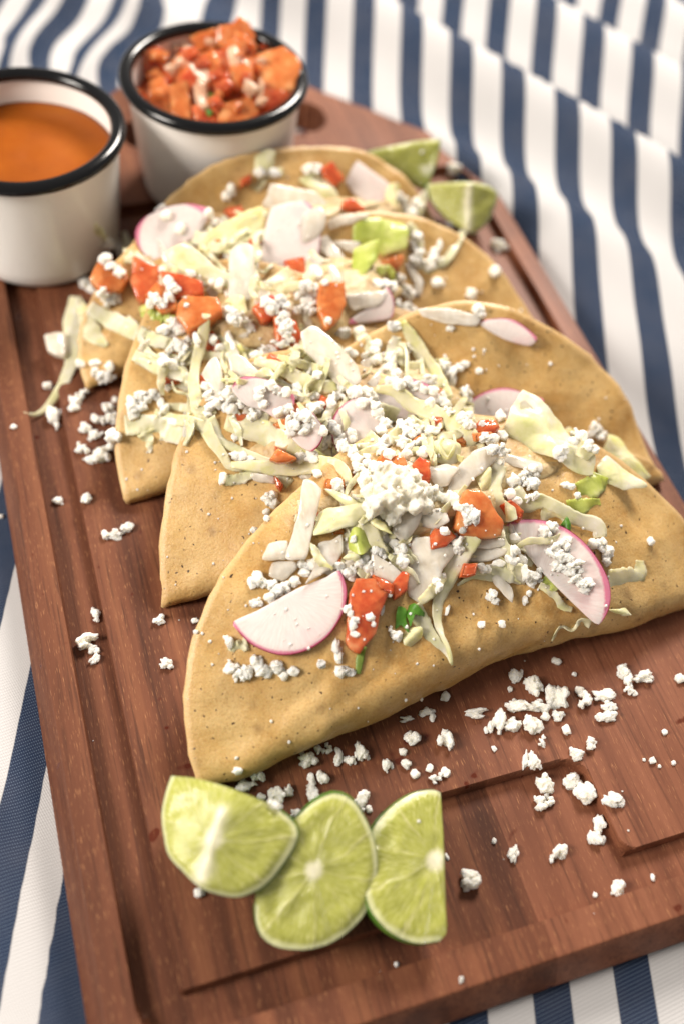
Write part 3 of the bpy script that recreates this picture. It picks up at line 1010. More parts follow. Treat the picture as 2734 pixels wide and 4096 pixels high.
# ------------------------------------------------------------------ diced salsa in the cup
for i, pts in enumerate([[(1000, 120), (1060, 110), (1100, 70), (1140, 100), (1170, 160), (1160, 230), (1060, 240), (990, 200)],
        [(870, 170), (990, 130), (1000, 210), (920, 240)], [(660, 240), (720, 210), (770, 240), (760, 320), (700, 360), (670, 300)],
        [(780, 290), (830, 240), (870, 340), (840, 360)], [(1190, 410), (1350, 400), (1330, 440), (1250, 490), (1190, 480)],
        [(970, 330), (1050, 330), (1060, 420), (1000, 440)], [(1060, 300), (1150, 290), (1170, 360), (1130, 430), (1060, 400)],
        [(880, 480), (1000, 490), (1000, 560), (900, 550)], [(1180, 250), (1300, 210), (1370, 260), (1385, 300), (1350, 400), (1250, 430), (1180, 380)],
        [(1010, 480), (1150, 440), (1190, 510), (1140, 550), (1050, 570), (1000, 550)], [(680, 380), (740, 350), (780, 400), (780, 520), (720, 490), (680, 440)],
        [(780, 380), (860, 360), (880, 540), (830, 550), (785, 520)], [(880, 250), (980, 230), (1020, 300), (960, 340)], [(1080, 140), (1180, 200), (1160, 290), (1080, 280)]]):
    lab = ['pointed tomato wedge standing tallest at the back of the salsa cup', 'tomato cube behind the white onion near the far rim of the salsa cup', 'tomato cube touching the left rim of the salsa cup',
           'narrow tomato strip beside the larger white onion in the salsa cup', 'deep red tomato strip under the big dice at the right of the salsa cup', 'small tomato dice in the middle of the salsa cup',
           'square tomato dice right of centre in the salsa cup', 'dark red tomato dice against the near rim of the salsa cup', 'largest tomato chunk bulging over the right rim of the salsa cup',
           'pale orange tomato chunk touching the near rim of the salsa cup', 'orange tomato block by the lower left rim of the salsa cup', 'tall pinkish tomato strip beside the orange block in the salsa cup',
           'flat tomato piece between the two white onions in the salsa cup', 'tomato piece just below the pointed wedge in the salsa cup'][i]
    tomato('Q', pts, lab, 'tom' if i in (4, 7, 5, 2) else 'tomo', .75, lift=-.25)
for pts, lab in (([(830, 230), (880, 210), (960, 330), (960, 380), (900, 350)], 'larger white onion dice on the left half of the salsa cup'),
                 ([(1040, 220), (1080, 200), (1110, 280), (1060, 300)], 'white onion dice under the pointed tomato wedge in the salsa cup'),
                 ([(890, 390), (950, 390), (960, 480), (900, 490)], 'white onion dice above the near rim of the salsa cup'),
                 ([(1190, 360), (1215, 380), (1200, 470), (1180, 450)], 'thin onion sliver beside the largest tomato chunk in the salsa cup')):
    onion('Q', pts, lab, .3)
for pts, lab in (([(950, 425), (1000, 440), (1025, 480), (970, 470)], 'dark cilantro bit in the middle of the salsa cup'), ([(1120, 350), (1150, 370), (1140, 420), (1120, 400)], 'dark cilantro bit right of centre in the salsa cup'),
                 ([(940, 490), (985, 510), (960, 530)], 'dark cilantro bit by the near rim of the salsa cup')):
    o = leaf('Q', pts, lab, 'cil', dome=.03); o.name = 'cilantro_bit'; o['category'] = 'cilantro'

for i in range(34):
    while True:
        p = (rs.uniform(660, 1370), rs.uniform(130, 560))
        if ((p[0] - 985) / 310) ** 2 + ((p[1] - 335) / 205) ** 2 < .95: break
    a = rs.uniform(0, 3.14); w = rs.uniform(22, 46)
    pts = [(p[0] + w * rs.uniform(.8, 1.2) * math.cos(a + j * 1.57 + rs.uniform(-.3, .3)), p[1] + w * .8 * math.sin(a + j * 1.57 + rs.uniform(-.3, .3))) for j in range(4)]
    spot = ('back' if p[1] < 270 else 'middle' if p[1] < 400 else 'front') + ' ' + ('left' if p[0] < 870 else 'centre' if p[0] < 1100 else 'right')
    if i % 3 == 2:
        o = onion('Q', pts, 'small onion dice mixed into the %s of the salsa cup' % spot, .22); o['group'] = 'small onion dice %s in the salsa cup' % spot
    else:
        o = tomato('Q', pts, 'small wet tomato dice mixed into the %s of the salsa cup' % spot, 'tomo' if i % 2 else 'tom', .35, lift=-.05); o['group'] = 'small tomato dice %s in the salsa cup' % spot

# ------------------------------------------------------------------ fine shreds tangled over the toppings
OVER = {'A': 20, 'C': 22, 'D': 20, 'E': 18}
for view, poly, where, cnt in PILES:
    xs = [p[0] for p in poly]; ys = [p[1] for p in poly]
    k = 0
    while k < OVER[view]:
        p = (rs.uniform(min(xs), max(xs)), rs.uniform(min(ys), max(ys)))
        if not inside(p, poly): continue
        a = rs.uniform(0, math.pi); L = rs.uniform(180, 400) * (1 if view != 'A' else .8); bnd = rs.uniform(-70, 70)
        q = [(p[0] - math.cos(a) * L * .5, p[1] - math.sin(a) * L * .5), (p[0] + bnd * .5 * math.sin(a) - math.cos(a) * L * .2, p[1] - bnd * .5 * math.cos(a) - math.sin(a) * L * .2),
             (p[0] - bnd * .5 * math.sin(a) + math.cos(a) * L * .2, p[1] + bnd * .5 * math.cos(a) + math.sin(a) * L * .2), (p[0] + math.cos(a) * L * .5, p[1] + math.sin(a) * L * .5)]
        w = rs.uniform(14, 46)
        ux = (p[0] - min(xs)) / (max(xs) - min(xs)); uy = (p[1] - min(ys)) / (max(ys) - min(ys))
        spot = ('upper' if uy < .5 else 'lower') + ' ' + ('left' if ux < .25 else 'centre left' if ux < .5 else 'centre right' if ux < .75 else 'right')
        o = shred(view, q, [w * .5, w, w * 1.1, w * .4], 'fine lettuce thread tangled over the %s toppings of the %s' % (spot, where), rs.choice(['pale', 'pale', 'yel']), lift=rs.uniform(.02, .12), thick=.012, arch=rs.choice([0, .1, .25, .4]))
        o['group'] = 'fine lettuce threads %s on the %s' % (spot, where)
        k += 1

# ------------------------------------------------------------------ rear taco
tomato('A', [(1040, 260), (1110, 220), (1110, 270), (1050, 300)], 'small tomato piece against the upper left back flap of the rear taco')
tomato('B', [(450, 190), (520, 150), (590, 260), (540, 300), (470, 240)], 'red tomato piece under the back flap beside the upright radish of the rear taco')
tomato('B', [(580, 400), (640, 380), (730, 450), (640, 460), (570, 440)], 'brownish tomato piece under the lower edge of the upright radish')
tomato('B', [(780, 790), (960, 730), (960, 790), (880, 850), (800, 830)], 'tomato piece under the bright green lettuce leaf of the rear taco', 'tomo')
tomato('A', [(90, 880), (160, 750), (280, 790), (340, 880), (290, 960), (160, 970)], 'big orange tomato chunk at the left end nearest the sauce cup', 'tomo', .7)
tomato('A', [(370, 740), (480, 780), (560, 820), (540, 900), (450, 1040), (390, 1010), (350, 900)], 'red tomato chunk just below the left radish of the rear taco', 'tom', .7)
tomato('A', [(540, 830), (680, 860), (800, 900), (800, 980), (640, 1000), (560, 950)], 'tomato chunk under the yellow lettuce leaf on the left of the rear taco', 'tom', .6)
tomato('A', [(640, 1040), (700, 990), (900, 1000), (930, 1090), (860, 1140), (710, 1215), (640, 1110)], 'clean cut orange tomato cube left of the long lettuce shred', 'tomo', .8)
tomato('A', [(440, 980), (520, 900), (640, 990), (640, 1080), (540, 1100)], 'tomato chunk behind the clean cut orange cube', 'tomo', .5)
tomato('B', [(440, 910), (590, 900), (600, 1040), (570, 1130), (480, 1200), (430, 1060)], 'upright square tomato slab below the big central radish', 'tomo', .6)
tomato('B', [(20, 1060), (140, 980), (250, 1030), (240, 1100), (80, 1150)], 'tomato piece half hidden by cheese under the big central radish', 'tom')
onion('A', [(970, 700), (1080, 660), (1130, 700), (1120, 1000), (1090, 1250), (1000, 1254), (940, 1200), (965, 1000)], 'long translucent onion strip hanging down left of the big central radish', .12)
onion('B', [(430, 640), (490, 620), (600, 760), (600, 820), (520, 770), (440, 720)], 'onion strip right behind the edge of the big central radish')
onion('B', [(490, 800), (550, 800), (580, 910), (520, 900)], 'short onion stub above the upright tomato slab')
onion('B', [(520, 650), (690, 650), (660, 720), (560, 690)], 'small onion piece left of the bright green lettuce leaf')
onion('B', [(480, 540), (560, 490), (760, 480), (640, 540), (500, 580)], 'flat onion strip below the upright radish of the rear taco')
shred('A', [(120, 540), (170, 620), (210, 690)], [25, 45, 40], 'thin white lettuce tip sticking up left of the rear taco', 'pale')
shred('A', [(310, 590), (330, 680), (340, 790)], [20, 45, 40], 'white lettuce tip between the sauce cup and the left radish', 'pale')
radish('A', [(480, 770), (410, 700), (380, 620), (390, 560), (440, 500), (520, 460), (600, 430), (720, 415), (830, 440)], [(850, 480), (760, 620), (640, 680), (560, 740)], 'round pink edged radish slice at the left of the rear taco beside the cups')
leaf('A', [(770, 690), (840, 600), (1000, 500), (1170, 430), (1180, 560), (1040, 640), (900, 690), (800, 720)], 'long pointed green tinged lettuce leaf between two radishes of the rear taco', 'yel')
leaf('A', [(560, 740), (680, 670), (780, 720), (900, 830), (1000, 870), (1050, 950), (960, 950), (820, 880), (680, 840)], 'broad yellow lettuce leaf running down from the left radish', 'pale')
leaf('A', [(940, 1000), (1060, 1000), (1080, 1090), (1000, 1180), (950, 1080)], 'small yellow lettuce leaf topped with a cheese crumb', 'yel')
shred('A', [(430, 1050), (470, 1120), (540, 1130), (620, 1150)], 65, 'frilly bright green lettuce edge under the left tomatoes', 'green', frill=.3)
shred('B', [(30, 330), (100, 240), (210, 215)], 55, 'light green lettuce shred near the top of the rear taco', 'yel')
leaf('B', [(40, 90), (120, 70), (160, 110), (150, 200), (100, 240), (30, 230)], 'pale stalk piece standing up before the salsa cup', 'pale')
leaf('B', [(310, 260), (460, 200), (520, 300), (575, 430), (490, 460), (400, 350)], 'greyish green lettuce piece behind the big central radish', 'pale', dome=.1)
radish('B', [(450, 520), (440, 650), (420, 760), (340, 870), (220, 920), (100, 925), (60, 905)], [(75, 700), (110, 520), (150, 430), (350, 400)], 'largest radish slice, hanging straight down in the middle of the rear taco', lift=.1)
onion('B', [(130, 290), (260, 310), (400, 340), (470, 390), (480, 470), (380, 480), (250, 470), (180, 450), (80, 430), (110, 360)], 'wide translucent onion piece capping the largest radish slice')
onion('B', [(330, 480), (440, 430), (480, 480), (470, 560), (400, 640), (330, 640)], 'milky onion piece lying on the right side of the largest radish')
leaf('B', [(640, 560), (760, 500), (950, 520), (990, 620), (970, 700), (830, 730), (700, 680), (640, 640)], 'bright green lettuce leaf right of the middle of the rear taco', 'green', dome=.25)
leaf('B', [(650, 700), (800, 650), (790, 770), (720, 870), (680, 960), (640, 900)], 'bright green lettuce strip hanging from the brightest leaf', 'green')
shred('B', [(790, 840), (860, 840), (880, 930)], 55, 'curled bright green lettuce edge right of the hanging strip', 'green', frill=.2)
radish('B', [(660, 140), (600, 160), (580, 210), (570, 250), (590, 280)], [(650, 350), (770, 440), (830, 460), (865, 350), (870, 290), (760, 210)], 'upright rectangular radish piece near the rear limes', ctr=(1010, 420))
leaf('B', [(850, 340), (880, 290), (940, 310), (900, 390), (960, 470), (900, 510), (840, 480)], 'light green lettuce leaf under cheese right of the upright radish', 'yel')
shred('B', [(980, 540), (1040, 640), (1050, 760), (1080, 820)], 60, 'wavy white lettuce rib right of the bright green leaf', 'pale')
shred('B', [(1340, 580), (1260, 710), (1190, 790), (1090, 840)], [30, 50, 40], 'thin pale lettuce shred reaching towards the rear lime wedges', 'pale')
leaf('B', [(1000, 420), (1090, 330), (1110, 380), (1060, 520), (1000, 560)], 'thin onion like lettuce piece standing beside the rear taco flap', 'pale')
onion('B', [(970, 800), (1010, 790), (1080, 900), (1070, 990), (1020, 1000), (1030, 920)], 'curved onion strip on the bare flap of the third taco')

# ------------------------------------------------------------------ third taco
onion('B', [(1050, 1075), (1250, 1070), (1440, 1120), (1420, 1180), (1200, 1160), (1080, 1120)], 'flat onion strip along the top of the second taco back flap')
radish('N', [(670, 800), (750, 780), (830, 790), (900, 840), (925, 870)], [(890, 900), (780, 870)], 'radish slice peeking out between the right ends of two tacos')
onion('B', [(600, 990), (800, 960), (860, 980), (800, 1060), (640, 1080)], 'greenish onion piece above the quarter radish')
radish('B', [(860, 940), (895, 1000), (900, 1080), (870, 1140)], [(620, 1170), (640, 1130), (740, 1060), (820, 970)], 'quarter radish slice lying just above the second taco back flap')
tomato('B', [(150, 1120), (290, 1140), (320, 1240), (300, 1330), (170, 1310)], 'bright red tomato block with a cheese crumb on it', 'tom', .7)
onion('K', [(400, 540), (580, 500), (590, 730), (520, 730), (430, 670)], 'pinkish onion piece lying on the wood beyond the left taco tips', .3)
shred('C', [(0, 50), (120, 140), (270, 200), (460, 280), (600, 300), (740, 300)], [60, 55, 50, 35], 'long cream lettuce shred crossing the gap between the two rear tacos', 'pale')
shred('K', [(800, 280), (950, 380), (1150, 480), (1300, 560), (1500, 620)], [80, 120, 100, 70], 'wide cream lettuce shred draped over the left tip of the rear taco', 'pale')
shred('K', [(690, 200), (770, 380), (830, 520), (960, 640)], [50, 90, 130, 30], 'folded pale lettuce shred on the left tip of the rear taco', 'yel')
shred('K', [(670, 190), (650, 400), (645, 600), (640, 780), (560, 980), (440, 1160), (330, 1250), (200, 1235)], [60, 120, 100, 80, 60, 40, 16], 'long curved lettuce shred trailing onto the wood at far left', 'pale', lift=.1)
shred('C', [(70, 320), (200, 380), (350, 420), (470, 470)], [30, 60, 70, 50], 'cream lettuce shred along the left side of the third taco', 'pale')
onion('C', [(590, 330), (640, 310), (680, 420), (700, 560), (660, 640), (620, 560), (540, 430)], 'white onion strip hanging behind the tall lettuce shred')
onion('C', [(720, 320), (800, 290), (960, 430), (850, 480), (740, 470)], 'pale onion piece above the tilted radish slice')
shred('C', [(700, 300), (705, 400), (715, 500)], [14, 26, 18], 'narrow green lettuce sliver above the left radish of the second taco', 'yel')
shred('C', [(900, 340), (1060, 380), (1220, 460), (1370, 520), (1470, 500)], [40, 65, 75, 60], 'bent yellow lettuce rib left of the big white onion slab', 'yel')
shred('C', [(1060, 310), (1200, 350), (1370, 400)], [30, 45, 40], 'short yellow lettuce rib above the bent one', 'yel')
onion('D', [(180, 130), (270, 80), (320, 100), (450, 230), (580, 370), (600, 470), (510, 550), (400, 470), (260, 320), (200, 250)], 'big white onion slab slanting across the middle of the tacos', .16)
shred('D', [(870, 70), (960, 190), (1030, 320), (1120, 440), (1200, 600)], [50, 75, 80, 60], 'straight lettuce rib leaning on the tall back flap of the second taco', 'yel')
shred('D', [(560, 110), (620, 200), (690, 290), (740, 350)], [45, 70, 60, 40], 'crumbly white lettuce rib left of the straight leaning rib', 'pale')
shred('D', [(890, 210), (870, 300), (900, 370)], 55, 'white lettuce rib beside the straight leaning rib', 'pale')

# ------------------------------------------------------------------ second taco
tomato('D', [(0, 930), (60, 960), (150, 1010), (120, 1050), (0, 1030)], 'tomato piece below the overlapping radish slices at left', 'tom')
tomato('C', [(1000, 1020), (1070, 950), (1200, 1010), (1130, 1040), (1060, 1040)], 'tomato piece tucked under the wide lettuce ribbon', 'tomo')
tomato('C', [(1040, 1130), (1100, 1190), (1080, 1230), (1050, 1200)], 'small red tomato bit beside the white lettuce thread')
tomato('D', [(690, 1050), (760, 960), (900, 1000), (930, 1080), (850, 1110), (740, 1100)], 'orange tomato chunk just above the cheese mound', 'tomo', .6)
tomato('D', [(940, 1060), (1000, 1000), (1080, 1040), (1080, 1160), (1010, 1180), (950, 1120)], 'tomato chunk between the cheese mound and the curled onions', 'tom', .6)
tomato('F', [(290, 370), (330, 340), (430, 345), (450, 390), (420, 420), (300, 420)], 'tomato piece under the right radish inside the second taco', 'tom')
tomato('F', [(290, 430), (400, 420), (420, 470), (300, 480)], 'orange tomato piece beside the folded yellow leaf', 'tomo')
onion('C', [(885, 1120), (1040, 1130), (1040, 1190), (900, 1170)], 'small onion piece on the bare left flap of the second taco')
shred('C', [(680, 1170), (800, 1160), (920, 1090)], [50, 60, 40], 'pale lettuce scrap on the bare left flap of the second taco', 'pale')
radish('C', [(750, 540), (770, 480), (830, 445), (920, 450), (1010, 475), (1110, 530), (1180, 580)], [(1170, 700), (1100, 760), (960, 680), (840, 640)], 'tilted radish slice sprinkled with cheese at the left of the second taco')
radish('C', [(1300, 690), (1375, 790), (1380, 850), (1350, 920), (1300, 965)], [(1220, 930), (1130, 830), (1120, 740), (1200, 690)], 'radish slice mostly under cheese, its skin to the right')
radish('D', [(720, 510), (760, 495), (900, 460), (1040, 490), (1130, 560)], [(1080, 660), (900, 740), (780, 700), (700, 600)], 'radish slice half hidden behind the yellow lettuce ribbon')
radish('D', [(500, 620), (430, 690), (390, 790), (400, 880), (440, 970), (500, 1040)], [(560, 990), (700, 890), (760, 760), (730, 640), (620, 590)], 'rosy half radish slice in the centre above the cheese mound')
radish('F', [(250, 270), (300, 210), (400, 165), (500, 155), (620, 190), (720, 230)], [(640, 340), (500, 350), (400, 350), (300, 330)], 'half radish slice behind the folded yellow leaf on the right')
shred('C', [(210, 685), (330, 740), (450, 760), (560, 800), (640, 860)], [30, 55, 60, 60, 40], 'green tipped lettuce shred pointing left over the taco flaps', 'yel')
shred('C', [(0, 790), (150, 780), (300, 820), (460, 890)], [100, 100, 120, 70], 'broad cream lettuce shred over the left flap of the third taco', 'pale', frill=.1)
shred('C', [(140, 830), (170, 920), (178, 980)], [90, 50, 12], 'pointed corner of cream lettuce hanging over the third taco flap', 'pale')
shred('C', [(580, 740), (680, 890), (800, 960), (960, 1030), (1040, 1060), (1100, 1150), (1150, 1200)], [80, 50, 45, 40, 45, 50, 60], 'long white lettuce thread winding down to the cheese mound', 'pale')
shred('C', [(700, 760), (850, 800), (1000, 850), (1150, 930), (1300, 1000), (1400, 1030)], [70, 120, 120, 110, 100, 50], 'widest yellow green lettuce ribbon crossing below the radishes', 'yel', cup=.2)
shred('C', [(570, 10), (540, 180), (500, 330), (480, 480), (500, 620), (540, 740), (600, 880), (680, 990), (730, 1070), (830, 1080)], [45, 60, 55, 50, 60, 75, 70, 60, 45, 40], 'tall winding yellow green lettuce shred left of centre', 'yel', lift=.12)
shred('C', [(740, 1060), (900, 1070), (1100, 1080), (1300, 1060), (1460, 1060), (1530, 1110), (1560, 1200)], [30, 55, 80, 90, 90, 60, 40], 'horizontal lettuce ribbon just left of the cheese mound', 'yel', lift=.1)
shred('C', [(745, 720), (780, 800), (810, 930)], [35, 40, 16], 'thin white lettuce sliver hanging under a cheese crumb', 'pale')
leaf('D', [(1070, 900), (1150, 860), (1280, 920), (1290, 1020), (1180, 1060), (1080, 1040)], 'pale lettuce heart piece under the looped thread', 'pale')
shred('D', [(700, 530), (850, 560), (950, 640), (1100, 700), (1250, 790), (1390, 920)], [40, 75, 80, 90, 110, 110], 'bright yellow lettuce ribbon crossing the right of the second taco', 'yel', lift=.1)
shred('D', [(1170, 870), (1150, 930), (1200, 1015), (1250, 930), (1240, 850)], 18, 'thin yellow lettuce thread bent into a loop', 'yel', lift=.12)
onion('F', [(0, 640), (130, 610), (200, 650), (140, 740), (60, 745)], 'curled onion piece with a brown edge by the cheese mound')
onion('F', [(130, 790), (160, 680), (280, 540), (400, 500), (470, 540), (380, 640), (280, 720), (210, 830)], 'wide glassy onion strip right of the cheese mound')
onion('F', [(480, 540), (600, 580), (710, 600), (700, 660), (560, 630), (470, 600)], 'striated onion strip along the edge of the second taco front flap')
leaf('F', [(1030, 640), (1100, 560), (1260, 690), (1340, 760), (1200, 775), (1060, 710)], 'pale lettuce flap at the right end of the second taco', 'pale')
leaf('F', [(1100, 440), (1180, 450), (1230, 540), (1300, 640), (1355, 700), (1300, 720), (1160, 640), (1060, 560)], 'pointed yellow green lettuce leaf at the right end of the second taco', 'yel', lift=.15)
leaf('F', [(590, 160), (690, 220), (820, 340), (880, 440), (1020, 580), (1010, 680), (930, 670), (760, 590), (600, 520), (470, 420), (510, 300)], 'big folded yellow lettuce leaf dominating the right of the second taco', 'pale', dome=.35, wav=.4, lift=.2)
shred('F', [(850, 400), (920, 490), (1010, 570)], [30, 90, 60], 'bright yellow fold along the big lettuce leaf', 'yel')

# ------------------------------------------------------------------ front taco
tomato('F', [(30, 1050), (60, 1000), (150, 1010), (190, 1050), (130, 1110), (40, 1130)], 'red tomato piece at the left foot of the orange chunk', 'tom')
tomato('F', [(210, 1300), (230, 1215), (320, 1215), (310, 1290)], 'tomato piece under the layered onion strips of the front taco', 'tom')
tomato('F', [(460, 860), (520, 830), (600, 900), (580, 960), (500, 920)], 'tomato bit under the wavy white lettuce rib', 'tom')
tomato('E', [(980, 940), (1060, 840), (1110, 860), (1100, 980), (1010, 1030)], 'tomato piece between the hanging onion and the broad lettuce', 'tom')
tomato('E', [(860, 860), (1000, 930), (1000, 1000), (900, 980)], 'tomato edge behind the long red tomato strip', 'tom')
tomato('F', [(210, 840), (250, 770), (330, 770), (400, 830), (420, 890), (475, 960), (465, 1050), (330, 1065), (240, 1040), (190, 1000)], 'big orange tomato wedge right of the cheese mound', 'tomo', .7, lift=.1)
tomato('E', [(740, 890), (690, 1000), (680, 1150), (670, 1330), (690, 1380), (760, 1420), (800, 1360), (880, 1280), (910, 1130), (960, 1010), (1005, 940), (900, 890)], 'long red tomato strip hanging down the middle of the front taco', 'tom', .45, lift=.0, q=.5)
shred('E', [(790, 1370), (765, 1450), (750, 1560)], [30, 42, 26], 'thin green herb stem below the long tomato strip', 'stem', curl=.02).name = 'herb_stem'
leaf('F', [(300, 690), (390, 640), (400, 760), (350, 780)], 'yellow lettuce scrap behind the orange tomato wedge', 'yel')
shred('F', [(1060, 680), (1030, 740), (930, 790)], [70, 100, 90], 'light green lettuce curl at the right edge of the front taco', 'green')
shred('F', [(1060, 845), (960, 870), (860, 890)], [30, 70, 80], 'second light green lettuce strip above the right radish', 'green')
shred('F', [(700, 900), (820, 930), (900, 960)], [90, 110, 60], 'shaded lettuce piece above the right radish of the front taco', 'yel')
o = leaf('F', [(815, 990), (850, 945), (885, 1010), (860, 1030)], 'tiny cilantro sprig above the right radish', 'cil', dome=.04); o.name = 'cilantro_leaf'; o['category'] = 'cilantro'
shred('F', [(450, 620), (420, 740), (440, 850), (485, 970)], [70, 55, 60, 20], 'upright white lettuce stalk right of the orange tomato wedge', 'pale')
leaf('F', [(480, 840), (540, 880), (555, 950), (490, 960)], 'glassy lettuce piece at the foot of the upright stalk', 'pale')
shred('F', [(530, 770), (600, 860), (700, 840), (800, 880), (920, 950), (1040, 990), (1060, 1060)], [70, 80, 60, 55, 60, 70, 60], 'wavy white lettuce rib above the right radish of the front taco', 'pale', lift=.14)
onion('F', [(250, 1200), (270, 1120), (490, 1130), (480, 1170), (350, 1210)], 'lower of two layered onion strips left of the right radish')
onion('F', [(290, 1130), (320, 1075), (490, 1065), (485, 1110), (380, 1130)], 'upper of two layered onion strips left of the right radish')
shred('F', [(190, 1350), (280, 1305), (380, 1290), (480, 1270), (610, 1290)], [14, 18, 60, 90, 90], 'lettuce strip ending in a fine thread left of the right radish', 'pale')
shred('F', [(690, 1350), (760, 1390), (820, 1470), (890, 1500)], [30, 40, 40, 25], 'green edged lettuce shred curling below the right radish', 'yel')
shred('F', [(720, 1300), (770, 1340), (800, 1380)], [70, 80, 40], 'green lettuce leaf under the lower edge of the right radish', 'green')
shred('F', [(1000, 1590), (940, 1570), (890, 1620), (830, 1600), (790, 1650), (765, 1690)], [40, 22, 16, 16, 14, 8], 'hair thin lettuce thread trailing down the front taco flap', 'pale')
leaf('F', [(1110, 1500), (1200, 1490), (1240, 1530), (1180, 1540)], 'glassy lettuce scrap right of the radish on the front taco', 'pale')
shred('F', [(1105, 1320), (1200, 1310), (1290, 1280), (1300, 1200)], [90, 95, 80, 30], 'lettuce strip poking out right of the radish on the front taco', 'yel')
leaf('E', [(680, 620), (720, 540), (820, 560), (860, 650), (775, 735), (690, 690)], 'green lettuce cup below the cheese mound', 'green', dome=.1)
shred('E', [(770, 480), (840, 570), (890, 680), (960, 790)], [40, 75, 70, 60], 'yellow lettuce rib falling from the cheese mound', 'yel')
leaf('E', [(800, 470), (900, 480), (990, 590), (900, 560)], 'yellow lettuce scrap beneath the cheese mound', 'yel')
onion('E', [(480, 640), (570, 620), (640, 580), (650, 700), (560, 830), (440, 900), (380, 940), (430, 850), (460, 760)], 'shredded white onion strip behind the front left radish')
leaf('E', [(650, 760), (690, 720), (760, 730), (750, 790)], 'pale lettuce scrap under the left edge of the green cup', 'pale')
leaf('E', [(440, 600), (470, 440), (560, 400), (780, 380), (800, 440), (740, 520), (640, 560), (560, 580)], 'broad pale lettuce heart piece left of the cheese mound', 'pale', dome=.2)
leaf('E', [(510, 290), (640, 300), (760, 360), (860, 440), (820, 465), (640, 380)], 'white pointed lettuce piece touching the cheese mound on its left', 'pale')
onion('E', [(150, 780), (300, 770), (330, 820), (240, 910), (130, 880)], 'glassy square onion piece beside cheese on the left of the front taco')
onion('E', [(130, 640), (260, 630), (250, 760), (90, 760)], 'short white onion block at the left end of the front toppings', .2)
onion('E', [(370, 200), (470, 230), (500, 280), (450, 500), (390, 760), (240, 760), (290, 600), (340, 400)], 'long upright white onion strip at the left of the front toppings', .12, lift=.12)
onion('E', [(1190, 430), (1350, 400), (1380, 500), (1290, 545), (1200, 520)], 'square onion piece under the right end of the cheese mound')
onion('E', [(1000, 520), (1060, 420), (1200, 420), (1160, 540), (1080, 640), (1000, 590)], 'shiny onion piece just below the cheese mound', dome=.1)
onion('E', [(840, 710), (900, 750), (1040, 840), (1085, 940), (1050, 990), (930, 920), (850, 860)], 'smooth onion petal above the long red tomato strip')
onion('E', [(1130, 620), (1250, 600), (1270, 680), (1400, 650), (1430, 720), (1350, 830), (1280, 1000), (1180, 1070), (1100, 1000), (1105, 850)], 'widest onion slab spreading down the front taco', .11)
leaf('E', [(1060, 1270), (1070, 1360), (1150, 1370), (1200, 1310), (1180, 1240), (1100, 1230)], 'pale yellow lettuce scrap below the cilantro leaf', 'yel', dome=.06)
shred('E', [(1130, 1090), (1200, 1200), (1260, 1300), (1350, 1400), (1400, 1490)], [90, 80, 60, 45, 16], 'white lettuce tail hanging lowest beside its twin', 'pale')
shred('E', [(1560, 600), (1470, 740), (1400, 850), (1330, 1000), (1300, 1120), (1320, 1280), (1380, 1400), (1405, 1500)], [80, 90, 90, 70, 50, 40, 30, 12], 'long white lettuce rib sweeping down the front taco', 'pale', lift=.1)
shred('E', [(1340, 880), (1270, 980), (1180, 1060)], [50, 60, 40], 'yellow lettuce edge crossing the widest onion slab', 'yel')
onion('F', [(380, 1290), (430, 1260), (530, 1360), (530, 1460), (460, 1400)], 'glassy onion tip hanging on the front taco flap', .1)
o = leaf('E', [(1025, 1095), (1090, 1100), (1085, 1180), (1105, 1275), (1050, 1225), (1005, 1255)], 'bright green cilantro leaf on the front taco flap', 'cil', dome=.05); o.name = 'cilantro_leaf'; o['category'] = 'cilantro'
o = leaf('E', [(1095, 1090), (1140, 1068), (1190, 1110), (1235, 1165), (1150, 1140), (1110, 1240), (1090, 1160)], 'curved cilantro leaf overlapping the white lettuce tail', 'cil', dome=.05); o.name = 'cilantro_leaf'; o['category'] = 'cilantro'
shred('G', [(640, 1270), (590, 1290), (540, 1280)], [50, 45, 40], 'pale onion scrap under the left tip of the front radish', 'pale')
radish('G', [(1120, 890), (1155, 980), (1140, 1100), (1060, 1230), (940, 1310), (810, 1330), (680, 1285), (600, 1215), (565, 1160)], [(700, 1095), (900, 985), (1040, 930)], 'half moon radish slice lying lowest on the front taco, left of the tomato strip', lift=.06, q=.6)
radish('F', [(480, 995), (570, 955), (700, 955), (840, 1000), (960, 1090), (1060, 1220), (1115, 1340), (1120, 1450), (1090, 1540), (1045, 1590)], [(940, 1500), (700, 1260), (560, 1090)], 'half moon radish slice with cheese on it at the right of the front taco', lift=.12)
